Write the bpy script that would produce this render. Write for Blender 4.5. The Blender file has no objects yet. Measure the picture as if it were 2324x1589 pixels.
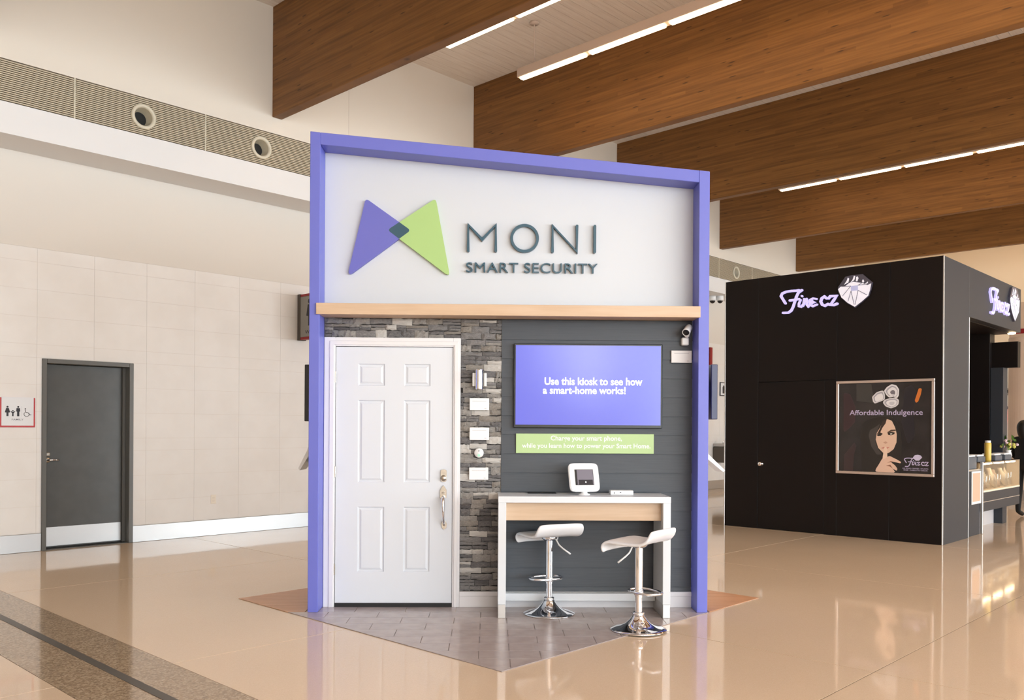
import bpy, bmesh, math, random
from mathutils import Matrix, Vector
random.seed(7)
SC = bpy.context.scene
COL = SC.collection
R = math.radians

# ------------------------------------------------------------ camera (focal length in pixels for a 2324 x 1589 frame)
TH, ROLL, FPX, CAM_H = R(43.61), R(0.34), 1970.8, 1.42
fwd = Vector((math.cos(TH), math.sin(TH), 0)); rgt = Vector((math.sin(TH), -math.cos(TH), 0)); upv = Vector((0, 0, 1))
cx = rgt * math.cos(ROLL) + upv * math.sin(ROLL); cy = upv * math.cos(ROLL) - rgt * math.sin(ROLL); cz = -fwd
cam_data = bpy.data.cameras.new('camera'); cam = bpy.data.objects.new('camera', cam_data); COL.objects.link(cam)
M = Matrix.Identity(4)
for i in range(3):
    M[i][0], M[i][1], M[i][2] = cx[i], cy[i], cz[i]
M[2][3] = CAM_H
cam.matrix_world = M
cam_data.sensor_width = 36; cam_data.lens = 36 * FPX / 2324
cam_data.shift_y = 174.0 / 2324; cam_data.clip_start = 0.05
SC.camera = cam

# ------------------------------------------------------------ world, daylight through the glazed wall, exposure
W = bpy.data.worlds.new('world'); SC.world = W; W.use_nodes = True
W.node_tree.nodes['Background'].inputs[0].default_value = (0.92, 0.96, 1.0, 1)
W.node_tree.nodes['Background'].inputs[1].default_value = 1.0
def area(name, loc, rot, sx, sy, power, col):
    l = bpy.data.lights.new(name, 'AREA'); l.shape = 'RECTANGLE'; l.size = sx; l.size_y = sy; l.energy = power; l.color = col
    o = bpy.data.objects.new(name, l); COL.objects.link(o); o.location = loc; o.rotation_euler = rot
    return o
DAYLIGHT = area('daylight_window', (9, -16.4, 2.9), (R(90), 0, 0), 42, 5.0, 6600, (0.84, 0.935, 1.0))
OVERHEAD_FILL = area('overhead_fill', (4, -6.5, 6.74), (0, 0, 0), 17, 11, 520, (0.92, 0.965, 1.0))  # unseen overhead fill, added to brighten the floor
for wy, wz, sy_, sz_ in ((-12.4, 3.9, 1.7, 3.0), (-10.5, 4.2, .7, 2.2), (-14.9, 4.2, .6, 2.2)):
    area('daylight_west_window', (-7.96, wy, wz), (R(90), 0, R(-90)), sy_, sz_, 52 * sy_ * sz_, (0.9, 0.96, 1.0))
cy_ = SC.cycles
cy_.max_bounces = 7; cy_.diffuse_bounces = 4; cy_.glossy_bounces = 3; cy_.transmission_bounces = 4; cy_.transparent_max_bounces = 4
cy_.caustics_reflective = False; cy_.caustics_refractive = False
cy_.use_adaptive_sampling = True; cy_.adaptive_threshold = 0.09; cy_.adaptive_min_samples = 20
vs = SC.view_settings
vs.view_transform = 'Standard'; vs.look = 'None'; vs.gamma = 1; vs.exposure = 0.05; vs.use_curve_mapping = False

# ------------------------------------------------------------ helpers
def lin(c):
    return tuple(((v / 255) / 12.92 if v / 255 <= 0.04045 else ((v / 255 + 0.055) / 1.055) ** 2.4) for v in c)
def mat(name, rgb, rough=0.5, metal=0.0, spec=0.5, emit=None, estr=0.0, coat=0.0, noise=None, bump=0.0, bscale=200.0, trans=0.0, stretch=(1, 1, 1)):
    m = bpy.data.materials.new(name); m.use_nodes = True
    nt = m.node_tree; b = nt.nodes['Principled BSDF']
    c = lin(rgb)
    b.inputs['Base Color'].default_value = (*c, 1)
    b.inputs['Roughness'].default_value = rough; b.inputs['Metallic'].default_value = metal
    b.inputs['Specular IOR Level'].default_value = spec; b.inputs['Coat Weight'].default_value = coat
    b.inputs['Transmission Weight'].default_value = trans
    if emit:
        b.inputs['Emission Color'].default_value = (*lin(emit), 1); b.inputs['Emission Strength'].default_value = estr
    if noise or bump:
        tc = nt.nodes.new('ShaderNodeTexCoord'); mp = nt.nodes.new('ShaderNodeMapping'); mp.inputs['Scale'].default_value = stretch
        nt.links.new(tc.outputs['Object'], mp.inputs[0])
    if noise:
        rgb2, scale = noise
        n = nt.nodes.new('ShaderNodeTexNoise'); n.inputs['Scale'].default_value = scale; n.inputs['Detail'].default_value = 3
        r = nt.nodes.new('ShaderNodeValToRGB'); r.color_ramp.elements[0].position = 0.35; r.color_ramp.elements[1].position = 0.65
        r.color_ramp.elements[0].color = (*c, 1); r.color_ramp.elements[1].color = (*lin(rgb2), 1)
        nt.links.new(mp.outputs[0], n.inputs['Vector']); nt.links.new(n.outputs['Fac'], r.inputs[0]); nt.links.new(r.outputs[0], b.inputs['Base Color'])
    if bump:
        n2 = nt.nodes.new('ShaderNodeTexNoise'); n2.inputs['Scale'].default_value = bscale; n2.inputs['Detail'].default_value = 2
        bp = nt.nodes.new('ShaderNodeBump'); bp.inputs['Strength'].default_value = bump; bp.inputs['Distance'].default_value = 0.01
        nt.links.new(mp.outputs[0], n2.inputs['Vector']); nt.links.new(n2.outputs['Fac'], bp.inputs['Height']); nt.links.new(bp.outputs[0], b.inputs['Normal'])
    return m
def timber(name):
    """glued laminated timber: layers stacked in z, boards running along y, dark knots"""
    m = bpy.data.materials.new(name); m.use_nodes = True; nt = m.node_tree; b = nt.nodes['Principled BSDF']; L = nt.links.new
    N = lambda t: nt.nodes.new(t)
    def math_(op, a, v=None):
        n = N('ShaderNodeMath'); n.operation = op
        if isinstance(a, (int, float)): n.inputs[0].default_value = a
        else: L(a, n.inputs[0])
        if v is not None:
            if isinstance(v, (int, float)): n.inputs[1].default_value = v
            else: L(v, n.inputs[1])
        return n.outputs[0]
    geo = N('ShaderNodeNewGeometry'); sp = N('ShaderNodeSeparateXYZ'); L(geo.outputs['Position'], sp.inputs[0])
    lam = math_('FLOOR', math_('MULTIPLY', sp.outputs['Z'], 24.0))
    board = math_('FLOOR', math_('MULTIPLY', math_('ADD', sp.outputs['Y'], math_('MULTIPLY', lam, 0.731)), 0.55))
    cb = N('ShaderNodeCombineXYZ'); L(lam, cb.inputs[0]); L(board, cb.inputs[1]); L(math_('FLOOR', math_('MULTIPLY', sp.outputs['X'], 0.6)), cb.inputs[2])
    wn = N('ShaderNodeTexWhiteNoise'); L(cb.outputs[0], wn.inputs['Vector'])
    mp = N('ShaderNodeMapping'); mp.inputs['Scale'].default_value = (6, 1.4, 42); L(geo.outputs['Position'], mp.inputs[0])
    ns = N('ShaderNodeTexNoise'); ns.inputs['Scale'].default_value = 1.0; ns.inputs['Detail'].default_value = 4; L(mp.outputs[0], ns.inputs['Vector'])
    mix = math_('ADD', math_('MULTIPLY', wn.outputs['Value'], 0.22), math_('MULTIPLY', ns.outputs['Fac'], 0.85))
    rp = N('ShaderNodeValToRGB'); L(mix, rp.inputs[0])
    rp.color_ramp.elements[0].position = 0.25; rp.color_ramp.elements[1].position = 0.85
    rp.color_ramp.elements[0].color = (*lin((104, 66, 26)), 1); rp.color_ramp.elements[1].color = (*lin((152, 104, 50)), 1)
    mp2 = N('ShaderNodeMapping'); mp2.inputs['Scale'].default_value = (3, 2.2, 14); L(geo.outputs['Position'], mp2.inputs[0])
    vo = N('ShaderNodeTexVoronoi'); vo.inputs['Scale'].default_value = 1.0; L(mp2.outputs[0], vo.inputs['Vector'])
    kn = N('ShaderNodeValToRGB'); L(vo.outputs['Distance'], kn.inputs[0]); kn.color_ramp.elements[0].position = 0.07; kn.color_ramp.elements[1].position = 0.13
    kn.color_ramp.elements[0].color = (0.3, 0.26, 0.22, 1); kn.color_ramp.elements[1].color = (1, 1, 1, 1)
    mu = N('ShaderNodeMixRGB'); mu.blend_type = 'MULTIPLY'; mu.inputs[0].default_value = 0.9; L(rp.outputs[0], mu.inputs[1]); L(kn.outputs[0], mu.inputs[2])
    L(mu.outputs[0], b.inputs['Base Color']); b.inputs['Roughness'].default_value = 0.55
    return m
def terrazzo(name, c0, c1, c2, rough, scale):
    m = bpy.data.materials.new(name); m.use_nodes = True; nt = m.node_tree; b = nt.nodes['Principled BSDF']; L = nt.links.new
    geo = nt.nodes.new('ShaderNodeNewGeometry')
    v = nt.nodes.new('ShaderNodeTexVoronoi'); v.inputs['Scale'].default_value = scale; L(geo.outputs['Position'], v.inputs['Vector'])
    sp = nt.nodes.new('ShaderNodeSeparateColor'); L(v.outputs['Color'], sp.inputs[0])
    r = nt.nodes.new('ShaderNodeValToRGB'); L(sp.outputs[0], r.inputs[0])
    r.color_ramp.elements[0].color = (*lin(c0), 1); r.color_ramp.elements[1].color = (*lin(c1), 1)
    e = r.color_ramp.elements.new(0.5); e.color = (*lin(c2), 1)
    n = nt.nodes.new('ShaderNodeTexNoise'); n.inputs['Scale'].default_value = 0.6; n.inputs['Detail'].default_value = 3; L(geo.outputs['Position'], n.inputs['Vector'])
    n3 = nt.nodes.new('ShaderNodeTexNoise'); n3.inputs['Scale'].default_value = 1.3; n3.inputs['Detail'].default_value = 1; L(geo.outputs['Position'], n3.inputs['Vector'])
    mx = nt.nodes.new('ShaderNodeMixRGB'); mx.blend_type = 'MULTIPLY'; mx.inputs[0].default_value = 0.10; L(r.outputs[0], mx.inputs[1]); L(n.outputs['Fac'], mx.inputs[2])
    L(mx.outputs[0], b.inputs['Base Color']); b.inputs['Roughness'].default_value = rough; b.inputs['IOR'].default_value = 1.5
    bp = nt.nodes.new('ShaderNodeBump'); bp.inputs['Strength'].default_value = 0.06; bp.inputs['Distance'].default_value = 0.02
    L(n3.outputs['Fac'], bp.inputs['Height']); L(bp.outputs[0], b.inputs['Normal'])
    return m

def link(name, me, m, parent=None, loc=(0, 0, 0), rot=(0, 0, 0), smooth=False):
    o = bpy.data.objects.new(name, me); COL.objects.link(o)
    if m is not None and not me.materials: me.materials.append(m)
    o.parent = parent; o.location = loc; o.rotation_euler = rot
    if smooth:
        for p in me.polygons: p.use_smooth = True
    return o
def obj(name, bm, m, parent=None, loc=(0, 0, 0), rot=(0, 0, 0), smooth=False):
    me = bpy.data.meshes.new(name); bm.normal_update(); bm.to_mesh(me); bm.free()
    return link(name, me, m, parent, loc, rot, smooth)
def box(bm, x0, y0, z0, x1, y1, z1, bev=0.0, seg=1):
    g = bmesh.ops.create_cube(bm, size=1.0); vsn = g['verts']
    for v in vsn:
        v.co = Vector((x0 + (x1 - x0) * (v.co.x + .5), y0 + (y1 - y0) * (v.co.y + .5), z0 + (z1 - z0) * (v.co.z + .5)))
    if bev:
        es = list({e for v in vsn for e in v.link_edges})
        bmesh.ops.bevel(bm, geom=es, offset=bev, segments=seg, profile=0.5, affect='EDGES')
    return bm
def bx(name, a, b, m, parent=None, bev=0.0, seg=1, **k):
    return obj(name, box(bmesh.new(), a[0], a[1], a[2], b[0], b[1], b[2], bev, seg), m, parent, **k)
def tube(bm, pts, r, n=12, cap=True, closed=False):
    pts = [Vector(p) for p in pts]; rings = []
    rr = r if isinstance(r, (list, tuple)) else [r] * len(pts)
    prev = None
    for i, p in enumerate(pts):
        if closed: t = (pts[(i + 1) % len(pts)] - pts[i - 1]).normalized()
        else: t = (pts[min(i + 1, len(pts) - 1)] - pts[max(i - 1, 0)]).normalized()
        if prev is None:
            a = Vector((0, 0, 1)) if abs(t.z) < .9 else Vector((1, 0, 0))
            x = t.cross(a).normalized()
        else:
            x = (prev - t * prev.dot(t)).normalized()
        prev = x; y = t.cross(x)
        rings.append([bm.verts.new(p + (x * math.cos(2 * math.pi * k / n) + y * math.sin(2 * math.pi * k / n)) * rr[i]) for k in range(n)])
    m_ = len(rings)
    for i in range(m_ if closed else m_ - 1):
        A, B = rings[i], rings[(i + 1) % m_]
        for k in range(n): bm.faces.new((A[k], A[(k + 1) % n], B[(k + 1) % n], B[k]))
    if cap and not closed:
        bm.faces.new(rings[0][::-1]); bm.faces.new(rings[-1])
    return bm
def lathe(bm, prof, n=32, axis='z'):
    rings = []
    for r, z in prof:
        if r < 1e-6: rings.append([bm.verts.new((0, 0, z))])
        else: rings.append([bm.verts.new((r * math.cos(2 * math.pi * k / n), r * math.sin(2 * math.pi * k / n), z)) for k in range(n)])
    for A, B in zip(rings[:-1], rings[1:]):
        for k in range(n):
            k2 = (k + 1) % n
            if len(A) == 1 and len(B) == 1: continue
            if len(A) == 1: bm.faces.new((A[0], B[k], B[k2])) if False else bm.faces.new((A[0], B[k2], B[k]))
            elif len(B) == 1: bm.faces.new((A[k], A[k2], B[0]))
            else: bm.faces.new((A[k], A[k2], B[k2], B[k]))
    bmesh.ops.recalc_face_normals(bm, faces=bm.faces)
    return bm
def prism(bm, poly, y0, y1):
    """polygon in the local x-z plane, extruded from y0 (back) to y1 (front)"""
    A = [bm.verts.new((x, y0, z)) for x, z in poly]; B = [bm.verts.new((x, y1, z)) for x, z in poly]
    n = len(poly)
    bm.faces.new(A); bm.faces.new(B[::-1])
    for i in range(n): bm.faces.new((A[i], B[i], B[(i + 1) % n], A[(i + 1) % n]))
    bmesh.ops.recalc_face_normals(bm, faces=bm.faces)
    return bm
def round_poly(poly, rad, seg=5):
    out = []; n = len(poly)
    for i in range(n):
        p0, p, p1 = Vector(poly[i - 1]), Vector(poly[i]), Vector(poly[(i + 1) % n])
        r_ = rad[i] if isinstance(rad, (list, tuple)) else rad
        a = (p0 - p).normalized(); b = (p1 - p).normalized(); ang = a.angle(b)
        d = min(r_ / math.tan(ang / 2), (p0 - p).length * .45, (p1 - p).length * .45)
        c0, c1 = p + a * d, p + b * d
        for k in range(seg + 1):
            t = k / seg; out.append(tuple((1 - t) ** 2 * c0 + 2 * t * (1 - t) * p + t * t * c1))
    return out
def stroke(pts, w, cap=6):
    """outline polygon of a constant-width stroke with round ends and mitred corners"""
    P = [Vector(p) for p in pts]; h = w / 2; Lf, Rt = [], []
    for i in range(len(P)):
        if i == 0: n = (P[1] - P[0]).normalized(); n = Vector((-n.y, n.x)) * h
        elif i == len(P) - 1: n = (P[-1] - P[-2]).normalized(); n = Vector((-n.y, n.x)) * h
        else:
            a = (P[i] - P[i - 1]).normalized(); b = (P[i + 1] - P[i]).normalized()
            na, nb = Vector((-a.y, a.x)), Vector((-b.y, b.x)); mth = (na + nb).normalized()
            n = mth * min(h / max(mth.dot(na), .2), h * 1.5)
        Lf.append(P[i] + n); Rt.append(P[i] - n)
    def arc(c, fr):
        a0 = math.atan2(fr.y - c.y, fr.x - c.x)
        return [c + Vector((math.cos(a0 - math.pi * k / cap), math.sin(a0 - math.pi * k / cap))) * h for k in range(1, cap)]
    return [tuple(p) for p in Lf + arc(P[-1], Lf[-1]) + Rt[::-1] + arc(P[0], Rt[0])]
def clip_poly(poly, clip):
    """convex clip, both counter-clockwise"""
    out = list(poly)
    for i in range(len(clip)):
        a, b = clip[i], clip[(i + 1) % len(clip)]; inp, out = out, []
        side = lambda p: (b[0] - a[0]) * (p[1] - a[1]) - (b[1] - a[1]) * (p[0] - a[0])
        for j in range(len(inp)):
            p, q = inp[j], inp[(j + 1) % len(inp)]; sp_, sq = side(p), side(q)
            if sp_ >= 0: out.append(p)
            if (sp_ >= 0) != (sq >= 0):
                t = sp_ / (sp_ - sq); out.append((p[0] + (q[0] - p[0]) * t, p[1] + (q[1] - p[1]) * t))
        if len(out) < 3: return []
    return out
def slab_poly(bm, poly, z0, z1):
    A = [bm.verts.new((x, y, z0)) for x, y in poly]; B = [bm.verts.new((x, y, z1)) for x, y in poly]; n = len(poly)
    bm.faces.new(A[::-1]); bm.faces.new(B)
    for i in range(n): bm.faces.new((A[i], A[(i + 1) % n], B[(i + 1) % n], B[i]))
    return bm
def text_mesh(body, size, extrude=0.001, offset=0.0, spacing=1.0, shear=0.0, align='LEFT', line=1.0, res=3):
    c = bpy.data.curves.new('lettering', 'FONT'); c.body = body; c.size = size; c.extrude = extrude; c.offset = offset
    c.space_character = spacing; c.shear = shear; c.align_x = align; c.space_line = line; c.resolution_u = res
    o = bpy.data.objects.new('lettering', c); COL.objects.link(o)
    dg = bpy.context.evaluated_depsgraph_get(); dg.update()
    me = bpy.data.meshes.new_from_object(o.evaluated_get(dg))
    bpy.data.objects.remove(o); bpy.data.curves.remove(c)
    return me
def fit_text(me, w=None, h=None):
    xs = [v.co.x for v in me.vertices]; ys = [v.co.y for v in me.vertices]
    sx = w / (max(xs) - min(xs)) if w else 1; sy_ = h / (max(ys) - min(ys)) if h else sx
    if not w: sx = sy_
    x0, y0 = min(xs), min(ys)
    for v in me.vertices: v.co.x = (v.co.x - x0) * sx; v.co.y = (v.co.y - y0) * sy_
    return me
def islands(me):
    bm = bmesh.new(); bm.from_mesh(me); bmesh.ops.remove_doubles(bm, verts=bm.verts, dist=1e-6); seen = set(); out = []
    for v in bm.verts:
        if v in seen: continue
        st, comp = [v], []
        seen.add(v)
        while st:
            q = st.pop(); comp.append(q)
            for e in q.link_edges:
                w_ = e.other_vert(q)
                if w_ not in seen: seen.add(w_); st.append(w_)
        idx = {q: i for i, q in enumerate(comp)}
        fs = {f for q in comp for f in q.link_faces}
        m2 = bpy.data.meshes.new('letter'); m2.from_pydata([q.co[:] for q in comp], [], [[idx[q] for q in f.verts] for f in fs]); out.append(m2)
    for m2 in out:
        b2 = bmesh.new(); b2.from_mesh(m2); bmesh.ops.recalc_face_normals(b2, faces=b2.faces); b2.to_mesh(m2); b2.free()
    bm.free(); out.sort(key=lambda m_: min(v.co.x for v in m_.vertices)); return out
def tag(o, label, cat, group=None):
    o['label'] = label; o['category'] = cat
    if group: o['group'] = group
    return o
def thing(name, label, cat, loc=(0, 0, 0), rz=0.0, group=None):
    o = bpy.data.objects.new(name, None); COL.objects.link(o); o.location = loc; o.rotation_euler = (0, 0, rz); o.empty_display_size = .1
    return tag(o, label, cat, group)
def struct(o): o['kind'] = 'structure'; return o
UPR = (R(90), 0, 0)

# ------------------------------------------------------------ materials
WALL = mat('wall_paint', (224, 218, 210), 0.6)
WALL_BACK = mat('wall_grout', (218, 209, 198), 0.8)
TILE = mat('wall_tile', (236, 233, 230), 0.36, noise=((232, 228, 224), 3.0))
BULK = mat('bulkhead_paint', (232, 231, 231), 0.55)
UPPER = mat('upper_wall_paint', (230, 222, 210), 0.6)
CEIL = mat('ceiling_plank', (246, 238, 230), 0.55, noise=((238, 228, 219), 2.5), stretch=(1, 12, 1))
CEILB = mat('ceiling_backing', (170, 155, 143), 0.7)
PEACH = mat('far_wall_paint', (250, 230, 200), 0.6)
TIMBER = timber('glulam_timber')
FLOOR = terrazzo('terrazzo', (238, 211, 181), (245, 220, 193), (241, 215, 186), 0.06, 260)
BAND = terrazzo('terrazzo_band', (152, 130, 106), (204, 182, 154), (178, 154, 126), 0.08, 90)
JOINT = mat('joint_filler', (120, 101, 84), 0.6)
RUBBER = mat('expansion_joint', (72, 64, 56), 0.35)
STEEL = mat('brushed_steel', (192, 191, 190), 0.42, 1.0, bump=0.05, bscale=60, stretch=(1, 1, 30))
CHROME = mat('chrome', (235, 235, 238), 0.05, 1.0)
NICKEL = mat('satin_nickel', (196, 192, 184), 0.25, 1.0)
ALU = mat('aluminium_edge', (205, 203, 200), 0.35, 0.8)
GREYDOOR = mat('grey_door_paint', (76, 75, 72), 0.34, noise=((71, 70, 67), 6.0))
GREYFRAME = mat('grey_frame_paint', (98, 97, 93), 0.36)
GRILLE = mat('grille_slat', (196, 184, 160), 0.5)
GRILLEB = mat('grille_shadow_box', (126, 116, 98), 0.8)
NOZ = mat('nozzle_enamel', (214, 206, 186), 0.4)
DARK = mat('dark_void', (14, 13, 12), 0.7)
PURPLE = mat('violet_laminate', (108, 114, 202), 0.42)
WHITE = mat('white_laminate', (208, 213, 220), 0.38)
DOORW = mat('door_white', (220, 224, 231), 0.35)
TRIMW = mat('trim_white', (232, 230, 232), 0.4)
MAPLE = mat('maple_veneer', (212, 183, 154), 0.42, noise=((204, 173, 142), 1.6), stretch=(1.5, 20, 20))
COUNTERW = mat('counter_white', (222, 225, 229), 0.35)
TEAL = mat('dark_teal_acrylic', (42, 82, 100), 0.3)
LOGOV = mat('violet_acrylic', (106, 108, 192), 0.45)
LOGOG = mat('green_acrylic', (170, 204, 128), 0.45)
SIDING = mat('charcoal_siding', (71, 76, 83), 0.5, noise=((66, 71, 78), 5.0), bump=0.05, bscale=30, stretch=(1, 30, 30))
SIDEBACK = mat('siding_backing', (44, 46, 50), 0.7)
MORTAR = mat('stone_grout_backing', (52, 49, 48), 0.9)  # dark grey grout backing between the ledge stones
BLACK = mat('black_plastic', (18, 18, 20), 0.3)
BLACKM = mat('black_matte', (24, 24, 26), 0.6)
PLASTIC = mat('white_plastic', (238, 238, 238), 0.3)
CARD = mat('white_card', (244, 243, 243), 0.5)
PRINT = mat('grey_print', (208, 208, 210), 0.6)
GREENS = mat('lime_sign', (184, 212, 152), 0.5)
SCREEN = mat('violet_screen', (20, 20, 50), 0.17, emit=(122, 126, 252), estr=0.78)
SCRTXT = mat('screen_lettering', (250, 250, 255), 0.3, emit=(250, 250, 255), estr=1.0)
LETW = mat('white_lettering', (248, 250, 246), 0.5)
SEAT = mat('white_seat_shell', (240, 240, 242), 0.28)
TILEF = mat('mauve_floor_tile', (188, 175, 172), 0.22, noise=((178, 164, 161), 9.0))
GROUT = mat('dark_grout', (134, 122, 119), 0.8)
OAK = mat('orange_oak_plank', (216, 164, 124), 0.35, noise=((202, 146, 106), 2.0), stretch=(1.2, 18, 1))
INK = mat('sign_black', (40, 38, 44), 0.5)
RED = mat('sign_red', (196, 70, 76), 0.45)
DRED = mat('sign_dark_red', (150, 22, 28), 0.45)
SIGNW = mat('sign_white', (230, 232, 236), 0.45)
SIGNG = mat('sign_grey', (150, 148, 142), 0.45)
BRONZE = mat('bronze_bracket', (96, 90, 84), 0.4, 0.6)
BLKPANEL = mat('black_kiosk_laminate', (21, 15, 14), 0.45, spec=0.22)
GRYPANEL = mat('black_kiosk_daylit', (50, 54, 61), 0.5, spec=0.35)  # lighter copy of the kiosk black, window light put into the colour
TUBE = mat('lit_tube', (255, 230, 190), 0.4, emit=(255, 218, 172), estr=15.0)
LAMPB = mat('lamp_housing', (214, 196, 184), 0.4)
HALO = mat('lit_sign_acrylic', (190, 180, 240), 0.4, emit=(208, 200, 255), estr=0.62)
HALO2 = mat('lit_gem_acrylic', (220, 220, 235), 0.4, emit=(232, 232, 246), estr=0.45)
GEMG = mat('gem_grey', (84, 82, 98), 0.3)
GEMB = mat('gem_lilac', (180, 184, 224), 0.3, emit=(180, 184, 224), estr=0.35)
GLASS = mat('case_glass', (250, 252, 252), 0.02, trans=1.0)
WARM = mat('case_light', (255, 225, 180), 0.4, emit=(255, 222, 176), estr=22.0)
STONES = []
for i, (c0, c1) in enumerate([((122, 120, 121), (160, 157, 155)), ((100, 98, 100), (140, 137, 136)), ((146, 142, 138), (182, 177, 171)), ((86, 84, 86), (124, 120, 119)), ((206, 202, 196), (224, 220, 215)), ((132, 126, 120), (174, 167, 158))]):
    STONES.append(mat('ledge_stone_tone%d' % i, c0, 0.75, noise=(c1, 9.0), bump=0.6, bscale=26, stretch=(0.6, 1, 3.2)))

SIGN_STROKES = {
    'F_top': [(0.084, -0.002), (0.048, 0.056), (0.018, 0.104), (0.036, 0.14), (0.095, 0.158), (0.172, 0.161), (0.249, 0.157), (0.28, 0.161)],
    'F_stem': [(0.322, 0.157), (0.272, 0.129), (0.242, 0.074), (0.219, 0.003), (0.197, -0.06), (0.17, -0.109), (0.128, -0.134), (0.05, -0.131)],
    'F_bar': [(0.15, 0.032), (0.219, 0.034), (0.28, 0.041)],
    'i': [(0.303, 0.024), (0.281, -0.024), (0.281, -0.06), (0.312, -0.071), (0.349, -0.031)],
    'i_dot': [(0.322, 0.077), (0.326, 0.073)],
    'n': [(0.356, 0.034), (0.349, -0.016), (0.349, -0.056), (0.372, -0.004), (0.394, 0.027), (0.406, 0.0), (0.395, -0.049), (0.414, -0.076), (0.44, -0.053)],
    'e': [(0.529, 0.017), (0.484, 0.029), (0.45, 0.017), (0.477, -0.017), (0.507, -0.025), (0.469, -0.031), (0.447, -0.058), (0.477, -0.078), (0.536, -0.059)],
    'C': [(0.668, 0.011), (0.639, 0.038), (0.602, 0.017), (0.588, -0.024), (0.61, -0.069), (0.647, -0.087), (0.691, -0.066)],
    'Z': [(0.697, 0.008), (0.719, 0.034), (0.805, 0.032), (0.763, -0.027), (0.72, -0.083), (0.77, -0.088), (0.813, -0.074)],
}
SIGN_GEM = {
    'outline': [(0.83, 0.142), (0.925, 0.268), (1.009, 0.28), (1.151, 0.277), (1.278, 0.156), (1.258, 0.069), (1.232, -0.01), (1.15, -0.078), (1.054, -0.148), (0.955, -0.084), (0.87, -0.002), (0.827, 0.093)],
    'pale': [(0.83, 0.114), (0.869, 0.145), (0.919, 0.14), (0.982, 0.182), (1.038, 0.19), (1.08, 0.178), (1.149, 0.163), (1.217, 0.128), (1.265, 0.144), (1.252, 0.07), (1.228, -0.01), (1.143, -0.077), (1.054, -0.138), (0.959, -0.077), (0.877, 0.001)],
    'facet': [(1.0, 0.138), (1.094, 0.138), (1.097, 0.072), (1.004, 0.072)],
    'spark1': [(0.911, 0.165), (0.946, 0.214), (0.96, 0.254), (0.978, 0.238), (0.968, 0.19)],
    'spark2': [(0.992, 0.181), (1.024, 0.219), (1.041, 0.269), (1.058, 0.26), (1.045, 0.21)],
    'spark3': [(1.066, 0.193), (1.069, 0.248), (1.089, 0.254), (1.1, 0.231), (1.086, 0.191)],
    'spark4': [(1.145, 0.185), (1.159, 0.211), (1.176, 0.181), (1.159, 0.162)],
    'spark5': [(1.183, 0.146), (1.22, 0.173), (1.224, 0.159), (1.197, 0.138)],
}
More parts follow.
